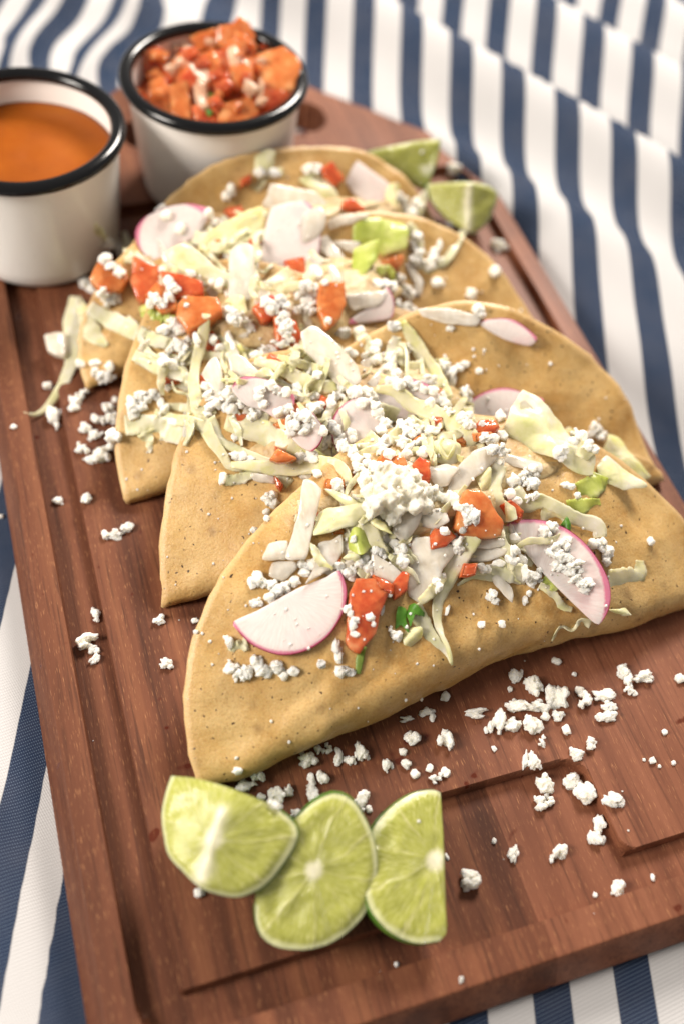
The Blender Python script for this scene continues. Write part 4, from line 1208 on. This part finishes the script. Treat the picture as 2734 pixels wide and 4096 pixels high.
# ------------------------------------------------------------------ lime wedges
def lime(label, view, arc, cut, pith, zc, normal, depth, ridge=None, group=None, lines=True):
    """cut face with its segments, a rind bowl under it; `arc` runs along the peel, `cut` along the knife cut."""
    A = [Vector(p) for p in open_spline(px(view, arc), 44)]
    Cc = [Vector(p) for p in open_spline([tuple(A[-1])] + px(view, cut) + [tuple(A[0])], 18)][1:-1] if cut else []
    nn = Vector(normal).normalized()
    pc = Vector(px(view, [pith])[0])
    r = ray(pc.x, pc.y)
    O = CAM + r * ((zc - CAM.z) / r.z)
    d = nn.dot(O)
    P3 = [onplane(p, nn, d) for p in A + Cc]
    n = len(P3); na = len(A)
    e1 = (P3[0] - O).normalized(); e2 = nn.cross(e1)
    R = [(p - O).length for p in P3]
    an = [math.atan2((p - O).dot(e2), (p - O).dot(e1)) for p in P3]
    def rarc(k):
        return R[k] if k < na else max(R[k], R[0] * (1 - (k - na + 1) / (n - na + 1)) * 1.0 + R[na - 1] * (k - na + 1) / (n - na + 1)) if False else (R[k] if k < na else .5 * (R[0] + R[na - 1]) * 1.15)
    rl = None
    if ridge:
        a, b = [onplane(Vector(p), nn, d) for p in px(view, ridge)]
        ax = (b - a).normalized()
        def rl(p):
            v = p - a
            s_ = v.dot(ax)
            return (v - ax * max(0, min((b - a).length, s_))).length
        md = max(rl(p) for p in P3)
    root = empty('lime_wedge', (O.x, O.y, 0))
    rings = 30
    V, rad, ang, core = [], [], [], []
    for j in range(rings + 1):
        f = j / rings
        for k, p in enumerate(P3):
            q = O + (p - O) * f
            h = .06 * noise.noise(q * 2.2) - .10 * max(0, f - .86) / .14 * (1 if k < na else .4)
            seg = abs((an[k] * 10 / (2 * math.pi)) % 1 - .5)
            h += .035 * (1 - sstep(0, .12, seg)) * f * (1 - f) * 4 * (1 if lines else 0)
            if rl: h += .75 * (1 - rl(q) / md) ** 1.1 - .50
            V.append(tuple(q + nn * h))
            rad.append(f * R[k] / rarc(k)); ang.append(an[k])
            core.append(math.exp(-(rl(q) / (.17 + .10 * noise.noise(q * 1.6))) ** 2) if rl else 0)
    F = grid_faces(n, rings + 1, True)
    build('flesh', V, F, LIME, parent=root, attrs={'rad': rad, 'ang': ang, 'core': core})
    # rind: from the rim of the face down to the wood
    c = sum(P3, Vector((0, 0, 0))) / n
    V2 = []
    m_ = 12
    for j in range(m_):
        g = j / (m_ - 1)
        sc = math.sqrt(max(0, 1 - (g * .97) ** 2))
        for k, p in enumerate(P3):
            base = Vector(V[rings * n + k])
            bul = 1.03 if k < na else 1.0
            q = c + (base - c) * (sc * (1 + (bul - 1) * (1 if j else .6)))
            q = q - nn * (depth * math.sin(g * math.pi / 2) if True else 0)
            q.z = max(q.z, .012)
            if j == 0: q = base + (base - c).normalized() * (.012 if k < na else 0) + nn * .006
            V2.append(tuple(q))
    build('rind', V2, grid_faces(n, m_, True, flip=True), RIND, parent=root)
    for ch in root.children: add_tree(ch)
    return tag(root, label, 'lime', group)
lime('lime wedge with a bold white pith ridge, leftmost of the front three', 'I',
     [(640, 350), (730, 420), (765, 480), (740, 560), (640, 700), (560, 755), (490, 775), (400, 755), (330, 720), (250, 650), (190, 590), (160, 500), (148, 400), (165, 300), (190, 225)],
     [(300, 235), (430, 268), (540, 308)], (400, 520), 2.5, (-.22, -.25, .93), 2.4, ridge=((440, 385), (345, 690)), group=None)
lime('middle lime wedge of the front three, its cut face showing radiating segments', 'I',
     [(790, 400), (850, 345), (940, 308), (1020, 340), (1080, 430), (1115, 520), (1130, 620), (1115, 740), (1080, 840), (1000, 930), (900, 990), (800, 1010), (690, 1000), (620, 960), (590, 890), (585, 820)],
     [(590, 730), (650, 570), (720, 460)], (850, 650), 1.75, (-.10, -.40, .90), 1.8)
lime('half round lime wedge with a straight right side, rightmost of the front three', 'I',
     [(1415, 300), (1380, 288), (1290, 305), (1190, 370), (1110, 470), (1075, 600), (1075, 740), (1110, 840), (1170, 910), (1240, 955), (1320, 978), (1410, 968)],
     [(1440, 920), (1435, 800), (1432, 640), (1425, 480)], (1385, 605), 1.35, (.12, -.22, .95), 1.4)
lime('pale lime wedge behind the rear taco, nearer the handle hole', 'B', [(680, 120), (760, 80), (900, 50), (1050, 20), (1180, 10), (1195, 20)], [(1180, 120), (1130, 260), (1090, 330), (900, 240), (760, 190)], (1110, 190), 2.2, (-.2, -.8, .6), 2.2, lines=False)
lime('pale lime wedge behind the rear taco, closest to the right rim', 'B', [(1120, 290), (1250, 280), (1400, 280), (1520, 310), (1565, 360), (1540, 450), (1490, 540), (1400, 610)], [(1300, 560), (1200, 470), (1140, 380)], (1360, 400), 2.0, (-.2, -.75, .65), 2.0, lines=False, ridge=((1365, 300), (1350, 590)))

# ------------------------------------------------------------------ crumbled cheese
def lump_mesh(name, parts, voxel, seed, amp=.10, freq=2.4, mat=None):
    """fused lumps with a craggy broken surface; parts = [(centre, radius)]."""
    bm = bmesh.new()
    rq = random.Random(seed * 31 + 5)
    for c, r in parts:
        res = bmesh.ops.create_icosphere(bm, subdivisions=2, radius=r)
        for v in res['verts']:
            p = v.co.copy()
            v.co = p * (1 + .45 * noise.noise(p * (1.1 / r) + Vector((seed, c[0] * 5, c[1] * 3))))
        for _ in range(7):                     # broken faces
            d = Vector((rq.gauss(0, 1), rq.gauss(0, 1), rq.gauss(0, 1))).normalized(); lim = r * rq.uniform(.45, .85)
            for v in res['verts']:
                e = v.co.dot(d) - lim
                if e > 0: v.co -= d * e
        for v in res['verts']: v.co += Vector(c)
    me = bpy.data.meshes.new(name)
    bm.to_mesh(me); bm.free()
    o = bpy.data.objects.new(name, me)
    COL.objects.link(o)
    md = o.modifiers.new('fuse', 'REMESH'); md.mode = 'VOXEL'; md.voxel_size = voxel
    dg = bpy.context.evaluated_depsgraph_get()
    out = bpy.data.meshes.new_from_object(o.evaluated_get(dg))
    bpy.data.objects.remove(o)
    bpy.data.meshes.remove(me)
    co = np.empty(len(out.vertices) * 3); out.vertices.foreach_get('co', co); co = co.reshape(-1, 3)
    nm = np.empty_like(co).ravel(); out.vertices.foreach_get('normal', nm); nm = nm.reshape(-1, 3)
    for i in range(len(co)):
        p = Vector(co[i]) * freq
        co[i] += nm[i] * amp * (noise.noise(p + Vector((seed, 0, 0))) + .75 * noise.noise(p * 2.3) - .7 * abs(noise.noise(p * 3.9)) + .35 * noise.noise(p * 8))
    out.vertices.foreach_set('co', co.ravel())
    out.materials.append(mat)
    out.polygons.foreach_set('use_smooth', np.ones(len(out.polygons), dtype=bool))
    out.update()
    return out, co
rc = random.Random(5)
CRUMBS = []
for v in range(18):
    k = rc.choice([3, 4, 5, 6])
    parts, p, dr = [], Vector((0, 0, 0)), rc.uniform(0, 6.28)
    for q in range(k):                          # a broken, wandering chunk
        parts.append((tuple(p), rc.uniform(.30, .58)))
        if rc.random() < .55: parts.append((tuple(p + Vector((rc.uniform(-.45, .45), rc.uniform(-.45, .45), rc.uniform(-.2, .3)))), rc.uniform(.18, .36)))
        dr += rc.uniform(-1.3, 1.3)
        p = p + Vector((math.cos(dr), math.sin(dr), rc.uniform(-.3, .3))) * rc.uniform(.28, .5)
        if rc.random() < .35: p = Vector((0, 0, 0))
    me, co = lump_mesh('cheese_crumb', parts, .07, v, .13, 2.4, CRUMB)
    mn, mx = co.min(0), co.max(0)
    me.transform(Matrix.Diagonal((*(2 / (mx - mn)), 1)) @ Matrix.Translation(Vector(-(mn + mx) / 2)))
    CRUMBS.append(me)
SPECKS = []
for v in range(6):
    bm = bmesh.new()
    bmesh.ops.create_icosphere(bm, subdivisions=2 if v < 3 else 1, radius=1)
    for q in bm.verts: q.co *= 1 + .55 * noise.noise(q.co * 1.3 + Vector((v * 4.0, 1, 0)))
    SPECKS.append(([tuple(q.co) for q in bm.verts], [tuple(x.index for x in f.verts) for f in bm.faces]))
    bm.free()
PERM = []
for ax in range(3):
    for k in range(4):
        for fl in (0, 1):
            PERM.append((Matrix.Rotation(k * math.pi / 2, 3, 'Z') @ Matrix.Rotation(fl * math.pi, 3, 'X') @ Matrix.Rotation([0, math.pi / 2][ax == 1], 3, 'Y')))
def crumb_frame(X, Y, w, h, t, n, rr):
    P = CAM + ray(X, Y) * t
    view = -ray(X, Y).normalized()
    N = (n + view * .5 + Vector((0, 0, .4))).normalized()
    ph = rr.uniform(-.35, .35)
    a = RT * math.cos(ph) + UP * math.sin(ph)
    a = (a - N * a.dot(N)).normalized(); b = N.cross(a)
    Fm = Matrix((a, b, N)).transposed()
    k = t / FPX * .5
    ext = Vector((w * k, h * k * 1.05, min(w, h) * k * .82))
    pm = rr.choice(PERM)
    sc = pm.transposed() @ ext
    sc = Vector((abs(sc.x), abs(sc.y), abs(sc.z)))
    return P + N * ext.z * .45, (Fm @ pm).to_4x4(), sc
ONBOARD = {
 'J': [(635,150,80,80),(730,210,100,110),(860,265,120,130),(700,315,240,100),(420,355,130,60),(530,400,90,140),(615,415,100,80),(725,420,110,100),(800,370,45,45),(870,370,70,60),(915,445,45,60),(470,445,22,40),(515,547,25,35),(780,510,50,65),(1015,285,80,100),(985,225,55,45),(1120,255,125,70),(1150,315,90,60),(1130,370,130,65),(1230,125,75,90),(1255,195,80,110),(1335,150,120,80),(1290,240,30,35),(1540,160,55,50),(1460,455,35,30),(1050,520,70,70),(970,580,80,70),(1390,615,40,35),(1345,608,18,18),(1430,645,20,20),(1508,628,24,26),(740,620,85,90),(690,610,38,110),(795,745,105,100),(770,850,80,80),(820,830,60,70),(945,730,100,90),(1010,790,120,130),(1165,830,110,80),(1205,845,60,50),(1100,970,75,100),(1080,1040,100,80),(870,1130,85,110),(620,1130,60,95),(515,1058,26,32),(380,1275,115,115),(1195,1325,90,85),(1075,1355,25,28),(1393,1260,25,35),(335,1825,22,35),(245,262,50,55),(145,345,95,50),(175,375,30,50),(35,385,80,35),(62,490,90,80),(245,510,95,100),(245,460,40,40),(12,565,45,40),(30,635,60,55),(160,655,40,40),(80,690,48,45),(200,710,90,60),(245,680,50,50),(860,65,50,40),(605,218,30,30),(628,280,25,22),(960,135,25,22),(255,1145,20,35)],
 'I': [(820,155,85,75),(870,110,45,45),(910,105,40,50),(955,145,45,80),(1005,160,60,40),(1060,125,75,75),(1175,185,50,60),(505,203,45,30),(545,275,90,60),(590,220,60,80),(610,325,40,30),(680,320,75,75),(735,297,45,50),(670,365,75,50),(770,400,60,40),(838,290,55,140),(885,235,55,60),(1050,340,75,85),(1090,378,30,30),(335,753,50,45),(1213,1072,20,20),(1503,1140,18,26)],
 'L': [(525,10,95,80),(775,0,100,100),(960,320,90,90),(1040,320,120,90),(1140,260,120,100),(865,1030,85,150),(785,1300,200,180),(855,1430,85,110),(870,1350,60,60),(1425,1080,110,95),(1500,1470,130,110),(10,150,50,40)],
 'K': [(740,1570,130,130),(810,1660,130,80),(930,1600,180,220),(860,1450,140,100),(770,1380,110,100),(890,1310,130,120),(1000,1290,150,120),(1040,1440,160,150),(740,1080,110,120),(670,1170,120,150),(490,1300,130,230),(975,1200,120,100),(1035,1120,50,60),(880,890,120,100),(960,930,130,130),(985,830,80,90),(125,1365,55,45),(430,1000,80,70),(850,790,100,60),(720,800,90,70),(1190,1170,120,160),(1260,1090,110,100)],
 'G': [(365,1155,35,30),(370,1213,25,20)],
 'N': [(765,470,80,70),(560,130,60,55),(1340,785,45,40)],
}
ZONE = {'J': ('crumb on wood right of the limes', 'crumbs on the wood right of the limes'), 'I': ('crumb between front taco and limes', 'crumbs between front taco and limes'),
        'L': ('crumb left of the front tacos', 'crumbs left of the front tacos'), 'K': ('crumb beside the left tips of the rear tacos', 'crumbs beside the rear taco tips'),
        'G': ('crumb by the left edge of the front taco', 'crumbs by the front taco edge'), 'N': ('crumb beyond the right ends of the tacos', 'crumbs beyond the right taco ends')}
ONTACO = {
 'E': [(130,350,90,80),(160,320,60,60),(165,375,60,60),(115,435,45,40),(115,480,40,40),(30,560,50,35),(70,910,110,90),(140,940,90,70),(190,990,80,80),(240,960,80,80),(310,920,65,60),(370,800,80,60),(430,800,60,70),(385,860,80,50),(45,1065,85,60),(140,1030,70,60),(10,930,45,80),(610,800,90,50),(670,845,110,80),(700,890,70,50),(760,800,80,60),(810,830,90,90),(800,760,60,60),(880,700,80,70),(930,720,70,70),(1000,660,70,60),(1040,700,90,80),(1060,770,80,90),(1400,640,90,60),(1450,660,90,80),(1430,700,50,50),(1350,570,60,50),(1510,440,70,90),(1540,490,90,70),(1480,560,40,35),(685,1110,50,50),(700,1140,35,45),(915,1125,30,50),(715,1215,45,80),(735,1190,40,40),(725,1285,55,35),(830,1165,55,45),(857,1213,25,35),(793,1322,14,14),(970,1007,32,28),(790,987,20,15),(605,1370,60,90),(615,1440,50,80),(500,1495,55,50),(640,1540,90,60),(700,1550,50,50),(1005,1285,85,85),(600,255,80,90),(720,625,40,45),(380,180,80,50),(470,170,60,50),(370,60,80,60),(430,50,90,60),(1300,945,60,90),(1340,880,40,40),(1370,1120,25,60)],
 'G': [(560,1400,70,60),(600,1440,60,60),(640,1420,60,70),(690,1380,65,75),(730,1420,80,60),(800,1400,70,60),(830,1440,40,40),(880,1420,50,40),(1030,1380,40,35),(1120,1420,50,50),(1160,1425,40,30),(545,1265,40,65)],
 'F': [(395,1415,65,65),(420,1450,45,40),(625,1400,30,30),(600,1445,30,45),(335,1595,40,40),(458,1587,38,40),(290,1527,12,12),(1360,1090,40,40),(1060,1110,70,80),(1095,1150,70,90),(1010,1105,60,50),(1095,1210,45,45),(520,1030,45,80),(535,1070,55,50),(540,1150,60,70),(520,1200,80,50),(585,1200,50,60),(440,1220,70,40),(340,1250,50,50),(370,1255,40,40),(610,1280,60,90),(640,1310,80,70),(680,1290,50,80),(640,1340,50,50),(720,1030,70,80),(765,1000,70,60),(860,1080,50,40),(840,1110,60,70),(780,1120,70,60),(750,1160,60,60),(800,1180,80,70),(860,1180,70,60),(800,1240,90,60),(860,1260,90,80),(920,1240,70,70),(900,1310,80,60),(940,1340,60,60),(990,1340,60,60),(960,1385,60,40),(250,900,70,60),(290,930,60,80),(250,960,60,60),(170,1080,70,60),(210,1070,70,60),(190,1130,80,70),(225,1018,35,30),(510,800,60,50),(545,840,60,50),(640,820,70,70),(590,690,80,70),(640,730,80,80),(600,740,70,70),(530,720,80,70),(660,680,45,50),(650,640,50,40),(495,790,40,25),(855,750,80,45),(920,810,35,35),(400,535,80,60),(460,545,60,50),(440,610,60,50),(800,550,55,60),(835,530,50,50),(820,580,45,40),(900,430,70,50),(950,450,60,50),(980,510,70,60),(1020,530,50,50),(900,480,60,40),(1030,400,70,60),(1060,440,60,70),(1000,440,50,40),(360,455,70,55),(410,460,50,50),(460,450,55,60),(340,372,30,25),(450,335,55,60),(245,190,45,90)],
 'C': [(560,530,90,80),(590,580,70,70),(600,670,80,70),(640,640,60,60),(580,710,50,50),(720,570,70,60),(740,610,80,60),(710,660,80,70),(750,680,70,60),(805,640,65,70),(890,720,80,80),(930,690,70,60),(1020,510,70,60),(1050,550,80,70),(940,550,80,60),(930,590,60,60),(960,640,60,50),(1130,560,60,60),(1180,580,80,70),(1230,600,60,50),(1140,680,70,70),(1180,720,90,80),(1240,740,110,100),(1310,690,90,90),(1290,760,80,80),(1350,670,80,70),(1260,820,100,70),(1180,790,80,80),(1160,840,70,50),(1070,700,60,60),(1320,600,90,60),(1450,610,70,80),(1490,570,80,80),(1430,640,60,60),(1380,830,50,60),(1410,900,70,80),(1440,800,60,60),(1470,820,60,70),(1490,900,70,60),(1530,930,70,80),(1240,1010,80,70),(1290,980,80,80),(1320,1020,60,60),(770,1000,80,60),(820,1010,70,60),(870,1025,80,45),(680,1160,45,70),(770,870,45,45),(300,525,45,45),(200,570,60,60),(220,590,50,50),(150,600,80,70),(120,650,80,80),(70,690,70,80),(50,720,50,60),(250,630,45,70),(270,690,60,80),(340,770,80,40),(330,250,70,70),(380,230,80,80),(400,290,80,60),(290,320,80,70),(330,360,70,60),(270,350,70,50),(400,360,70,70),(450,210,80,70),(430,250,70,70),(500,190,40,80),(670,240,80,50),(610,190,55,60),(290,130,80,60),(350,100,70,80),(390,130,70,60),(760,20,70,70),(790,60,60,60),(740,40,50,50),(1290,420,70,70),(1340,440,60,50),(1210,530,80,60),(1090,60,80,110),(1110,120,80,90),(1130,150,60,60),(920,300,90,50),(1000,260,110,50),(1080,220,110,50),(1150,190,60,40),(1520,150,80,60)],
 'D': [(560,560,100,90),(620,580,110,90),(670,600,80,80),(600,640,80,70),(540,590,60,70),(690,650,80,80),(710,700,70,60),(750,770,90,90),(790,800,80,90),(740,830,70,60),(760,900,80,80),(740,960,80,80),(790,990,70,60),(880,800,80,80),(940,790,90,80),(900,850,90,80),(960,860,80,80),(1000,830,80,70),(880,920,80,80),(940,940,90,80),(1000,920,80,80),(1030,980,70,60),(910,990,70,60),(1090,830,90,60),(400,790,55,60),(420,830,50,50),(450,880,50,60),(470,930,60,60),(530,840,60,50),(540,880,50,50),(490,950,60,50),(675,890,25,20),(540,980,70,80),(570,1020,70,60),(590,1090,100,80),(640,1060,60,60),(640,1010,50,40),(690,1080,70,70),(720,1070,50,50),(810,490,80,70),(860,510,80,70),(910,490,80,70),(960,520,80,60),(1010,530,80,80),(1050,480,80,70),(1090,480,70,70),(1090,550,70,60),(1130,620,80,70),(1080,630,60,50),(1160,590,50,60),(1180,640,70,60),(1210,690,70,70),(1300,740,70,70),(1340,780,70,70),(1380,800,50,50),(1350,720,50,50),(1180,370,70,70),(1220,420,70,80),(1230,480,50,70),(1190,420,50,60),(1280,385,60,45),(1320,360,60,40),(1330,560,50,70),(1345,610,40,60),(1415,410,45,35),(1440,780,40,30),(1450,880,50,45),(1490,890,50,50),(1510,960,80,70),(1560,960,70,80),(700,230,70,60),(690,270,60,50),(640,320,80,70),(690,340,70,60),(540,290,60,50),(510,270,50,40),(800,330,70,80),(800,410,80,80),(840,440,70,70),(470,140,80,55),(810,100,60,60)],
 'A': [(540,450,60,60),(570,500,60,50),(660,580,50,60),(210,660,70,60),(260,680,60,60),(190,770,70,60),(240,820,80,60),(280,850,60,50),(280,720,60,80),(70,920,80,70),(110,950,60,70),(170,970,70,60),(230,990,80,60),(260,1020,60,60),(200,1040,60,60),(545,830,40,35),(590,910,60,70),(620,960,80,70),(590,1010,60,70),(500,1010,60,60),(540,1040,70,60),(480,1040,50,50),(700,1055,28,25),(730,850,60,30),(870,910,60,50),(910,920,50,50),(970,1100,70,70),(1020,1110,70,60),(990,1150,50,50),(960,980,30,50),(620,1170,80,60),(680,1210,80,60),(560,1210,70,50),(1220,1050,70,80),(1250,1080,60,60),(1290,1020,55,55),(1320,1060,60,50),(1300,1130,70,70),(1330,1200,90,70),(1440,930,70,70),(1410,980,70,60),(1480,960,80,80),(1470,1030,70,70),(1450,1090,70,70),(1390,1090,45,50),(1520,850,60,70),(1160,220,60,50),(1250,230,70,45),(980,330,50,60),(950,370,50,50),(880,530,40,40),(840,480,50,50)],
 'B': [(360,200,60,50),(410,200,70,55),(80,220,45,35),(160,230,50,35),(910,380,70,60),(950,410,60,60),(980,450,70,60),(1040,430,70,70),(1010,480,60,50),(1040,620,60,60),(1020,680,60,60),(1050,730,70,60),(1030,780,70,60),(1110,800,80,60),(1140,760,60,60),(1150,720,50,50),(1180,680,35,60),(930,890,70,60),(970,960,70,60),(1000,990,60,50),(880,950,60,60),(920,1050,70,60),(970,1080,60,60),(1010,1090,70,60),(800,920,70,50),(850,930,60,50),(1380,985,60,60),(1170,920,70,50),(1420,1080,60,60),(1440,1110,50,50),(1530,850,60,60),(470,915,40,35),(340,940,70,70),(310,980,70,70),(380,990,70,70),(350,1040,60,60),(390,1080,60,70),(410,840,60,50),(430,870,50,50),(490,1150,35,35),(580,1230,80,45),(690,1220,60,50),(905,1190,70,50),(1250,1200,45,30),(100,1040,60,60),(130,1080,60,60),(210,1110,60,60),(230,1180,60,80),(200,1040,50,50)],
}
TZ = {'E': ('crumb on the front taco left of the mound', 'crumbs on the front taco left'), 'G': ('crumb on the bare flap of the front taco', 'crumbs low on the front taco'),
      'F': ('crumb on the right-hand toppings', 'crumbs on the right hand toppings'), 'C': ('crumb on left part of the middle tacos', 'crumbs on the middle tacos left'),
      'D': ('crumb on middle toppings of the second taco', 'crumbs on the second taco'), 'A': ('crumb on left part of the rear taco', 'crumbs on the rear taco left'),
      'B': ('crumb on right part of the rear tacos', 'crumbs on the rear tacos right')}
# the big crumbly mound that crowns the front taco
mound = [(770, 230), (830, 170), (950, 120), (1060, 120), (1180, 190), (1230, 260), (1300, 250), (1440, 330), (1470, 400), (1350, 395), (1200, 415), (1050, 430), (1020, 490), (960, 500), (880, 455), (800, 400), (760, 320)]
def make_mound():
    parts = []
    tries = 0
    mp = Vector(px('E', [(1000, 310)])[0])
    while len(parts) < 110:
        p = (rc.uniform(740, 1490), rc.uniform(100, 520))
        if not inside(p, mound): continue
        q = px('E', [p])[0]
        t, n = hit(*q)
        e = max(0, 1 - ((p[0] - 980) / 330) ** 2 - ((p[1] - 310) / 230) ** 2)
        P = CAM + ray(*q) * (t - .75 * e * rc.uniform(.3, 1) - .05)
        parts.append((tuple(P), rc.uniform(.14, .36) * (.75 + .5 * e)))
    me, co = lump_mesh('cheese_mound', [(tuple(Vector(c)), r) for c, r in parts], .05, 3, .075, 3.4, CHEESE)
    me, co = me, co
    c = co.mean(0)
    o = bpy.data.objects.new('cheese_mound', me)
    me.transform(Matrix.Scale(S, 4) @ Matrix.Translation(-Vector(c)))
    COL.objects.link(o)
    o.location = Vector(c) * S
    tag(o, 'largest crumbly mound of white cheese crowning the front taco', 'cheese')
    add_tree(o)
make_mound()
todo = []
rr = random.Random(21)
for table, zone in ((ONBOARD, ZONE), (ONTACO, TZ)):
    for view, L in table.items():
        s = VIEW[view][2]
        for (x, y, w, h) in L:
            X, Y = px(view, [(x, y)])[0]
            t, n = hit(X, Y)
            g = 1.16 if table is ONTACO else 1.0
            todo.append((w * h * s * s, X, Y, w * s * g, h * s * g, t, n, zone[view]))
todo.sort(key=lambda q: -q[0])
def size_word(a): return 'largest' if a > 9000 else 'big' if a > 4500 else 'medium' if a > 2400 else 'small' if a > 900 else 'tiny'
def shape_word(w, h): return 'wide' if w > 1.28 * h else 'upright' if h > 1.28 * w else 'rounded'
cells = {}
for k, q in enumerate(todo[:298]):
    ar, X, Y, w, h, t, n, zn = q
    cells.setdefault((size_word(ar), shape_word(w, h), zn[0]), []).append(k)
LAB = {}
ORD = ['', 'second', 'third', 'fourth', 'fifth', 'sixth', 'seventh', 'eighth', 'ninth', 'tenth', 'eleventh', 'twelfth', 'thirteenth', 'fourteenth', 'fifteenth', 'sixteenth', 'seventeenth', 'eighteenth', 'nineteenth', 'twentieth'] + ['twenty-' + w for w in 'first second third fourth fifth sixth seventh eighth ninth'.split()] + ['thirtieth'] + ['thirty-' + w for w in 'first second third fourth fifth sixth seventh eighth ninth'.split()]
for (sw, hw, z), ks in cells.items():
    ks.sort(key=lambda i: todo[i][1])
    for j, i in enumerate(ks):
        base = '%s %s %s' % (sw, hw, z)
        if len(ks) == 1: LAB[i] = base
        elif j == 0: LAB[i] = base + ', leftmost such'
        elif j == len(ks) - 1: LAB[i] = base + ', rightmost such'
        else: LAB[i] = base + ', %s from left' % (ORD[j] if j < len(ORD) else 'nearly rightmost')
rest = []
for k, (ar, X, Y, w, h, t, n, zn) in enumerate(todo):
    P, rot, sc = crumb_frame(X, Y, w * 1.08, h * 1.08, t, n, rr)
    me = rr.choice(CRUMBS)
    if k < 298:
        o = bpy.data.objects.new('cheese_crumb', me)
        o.matrix_world = Matrix.Translation(P * S) @ rot @ Matrix.Diagonal((*(sc * S), 1))
        COL.objects.link(o)
        tag(o, LAB[k], 'cheese', zn[1])
    else:
        rest.append((SPECKS[k % 3], Matrix.Translation(P * S) @ rot @ Matrix.Diagonal((*(sc * S), 1))))
# crumbs too small to pick out one by one, plus dust-sized specks
while len(rest) < len(todo) - 298 + 330:
    X = rr.uniform(150, 2700); Y = rr.uniform(900, 3900)
    if rr.random() < .8: X, Y = rr.gauss(1400, 480), rr.gauss(1800, 450)
    X = min(max(X, 20), 2720)
    t, n = hit(X, Y)
    zb = (CAM + ray(X, Y) * t)
    if abs(zb.x) > 11.3: continue
    if zb.z < .1 and rr.random() < .75: continue
    q = rr.uniform(4, 15)
    P, rot, sc = crumb_frame(X, Y, q, q * rr.uniform(.7, 1.3), t, n, rr)
    rest.append((SPECKS[rr.randrange(6)], Matrix.Translation(P * S) @ rot @ Matrix.Diagonal((*(sc * S), 1))))
SV, SF = [], []
for (vs, fs), M_ in rest:
    n0 = len(SV)
    A_ = np.array(M_)
    SV += (np.array(vs) @ A_[:3, :3].T + A_[:3, 3]).tolist()
    SF += [tuple(q + n0 for q in f) for f in fs]
me = bpy.data.meshes.new('cheese_specks')
me.from_pydata(SV, [], SF)
me.materials.append(CRUMB)
o = bpy.data.objects.new('cheese_specks', me)
COL.objects.link(o)
tag(o, 'fine specks of crumbled white cheese strewn over tacos and wood', 'cheese specks', kind='stuff')
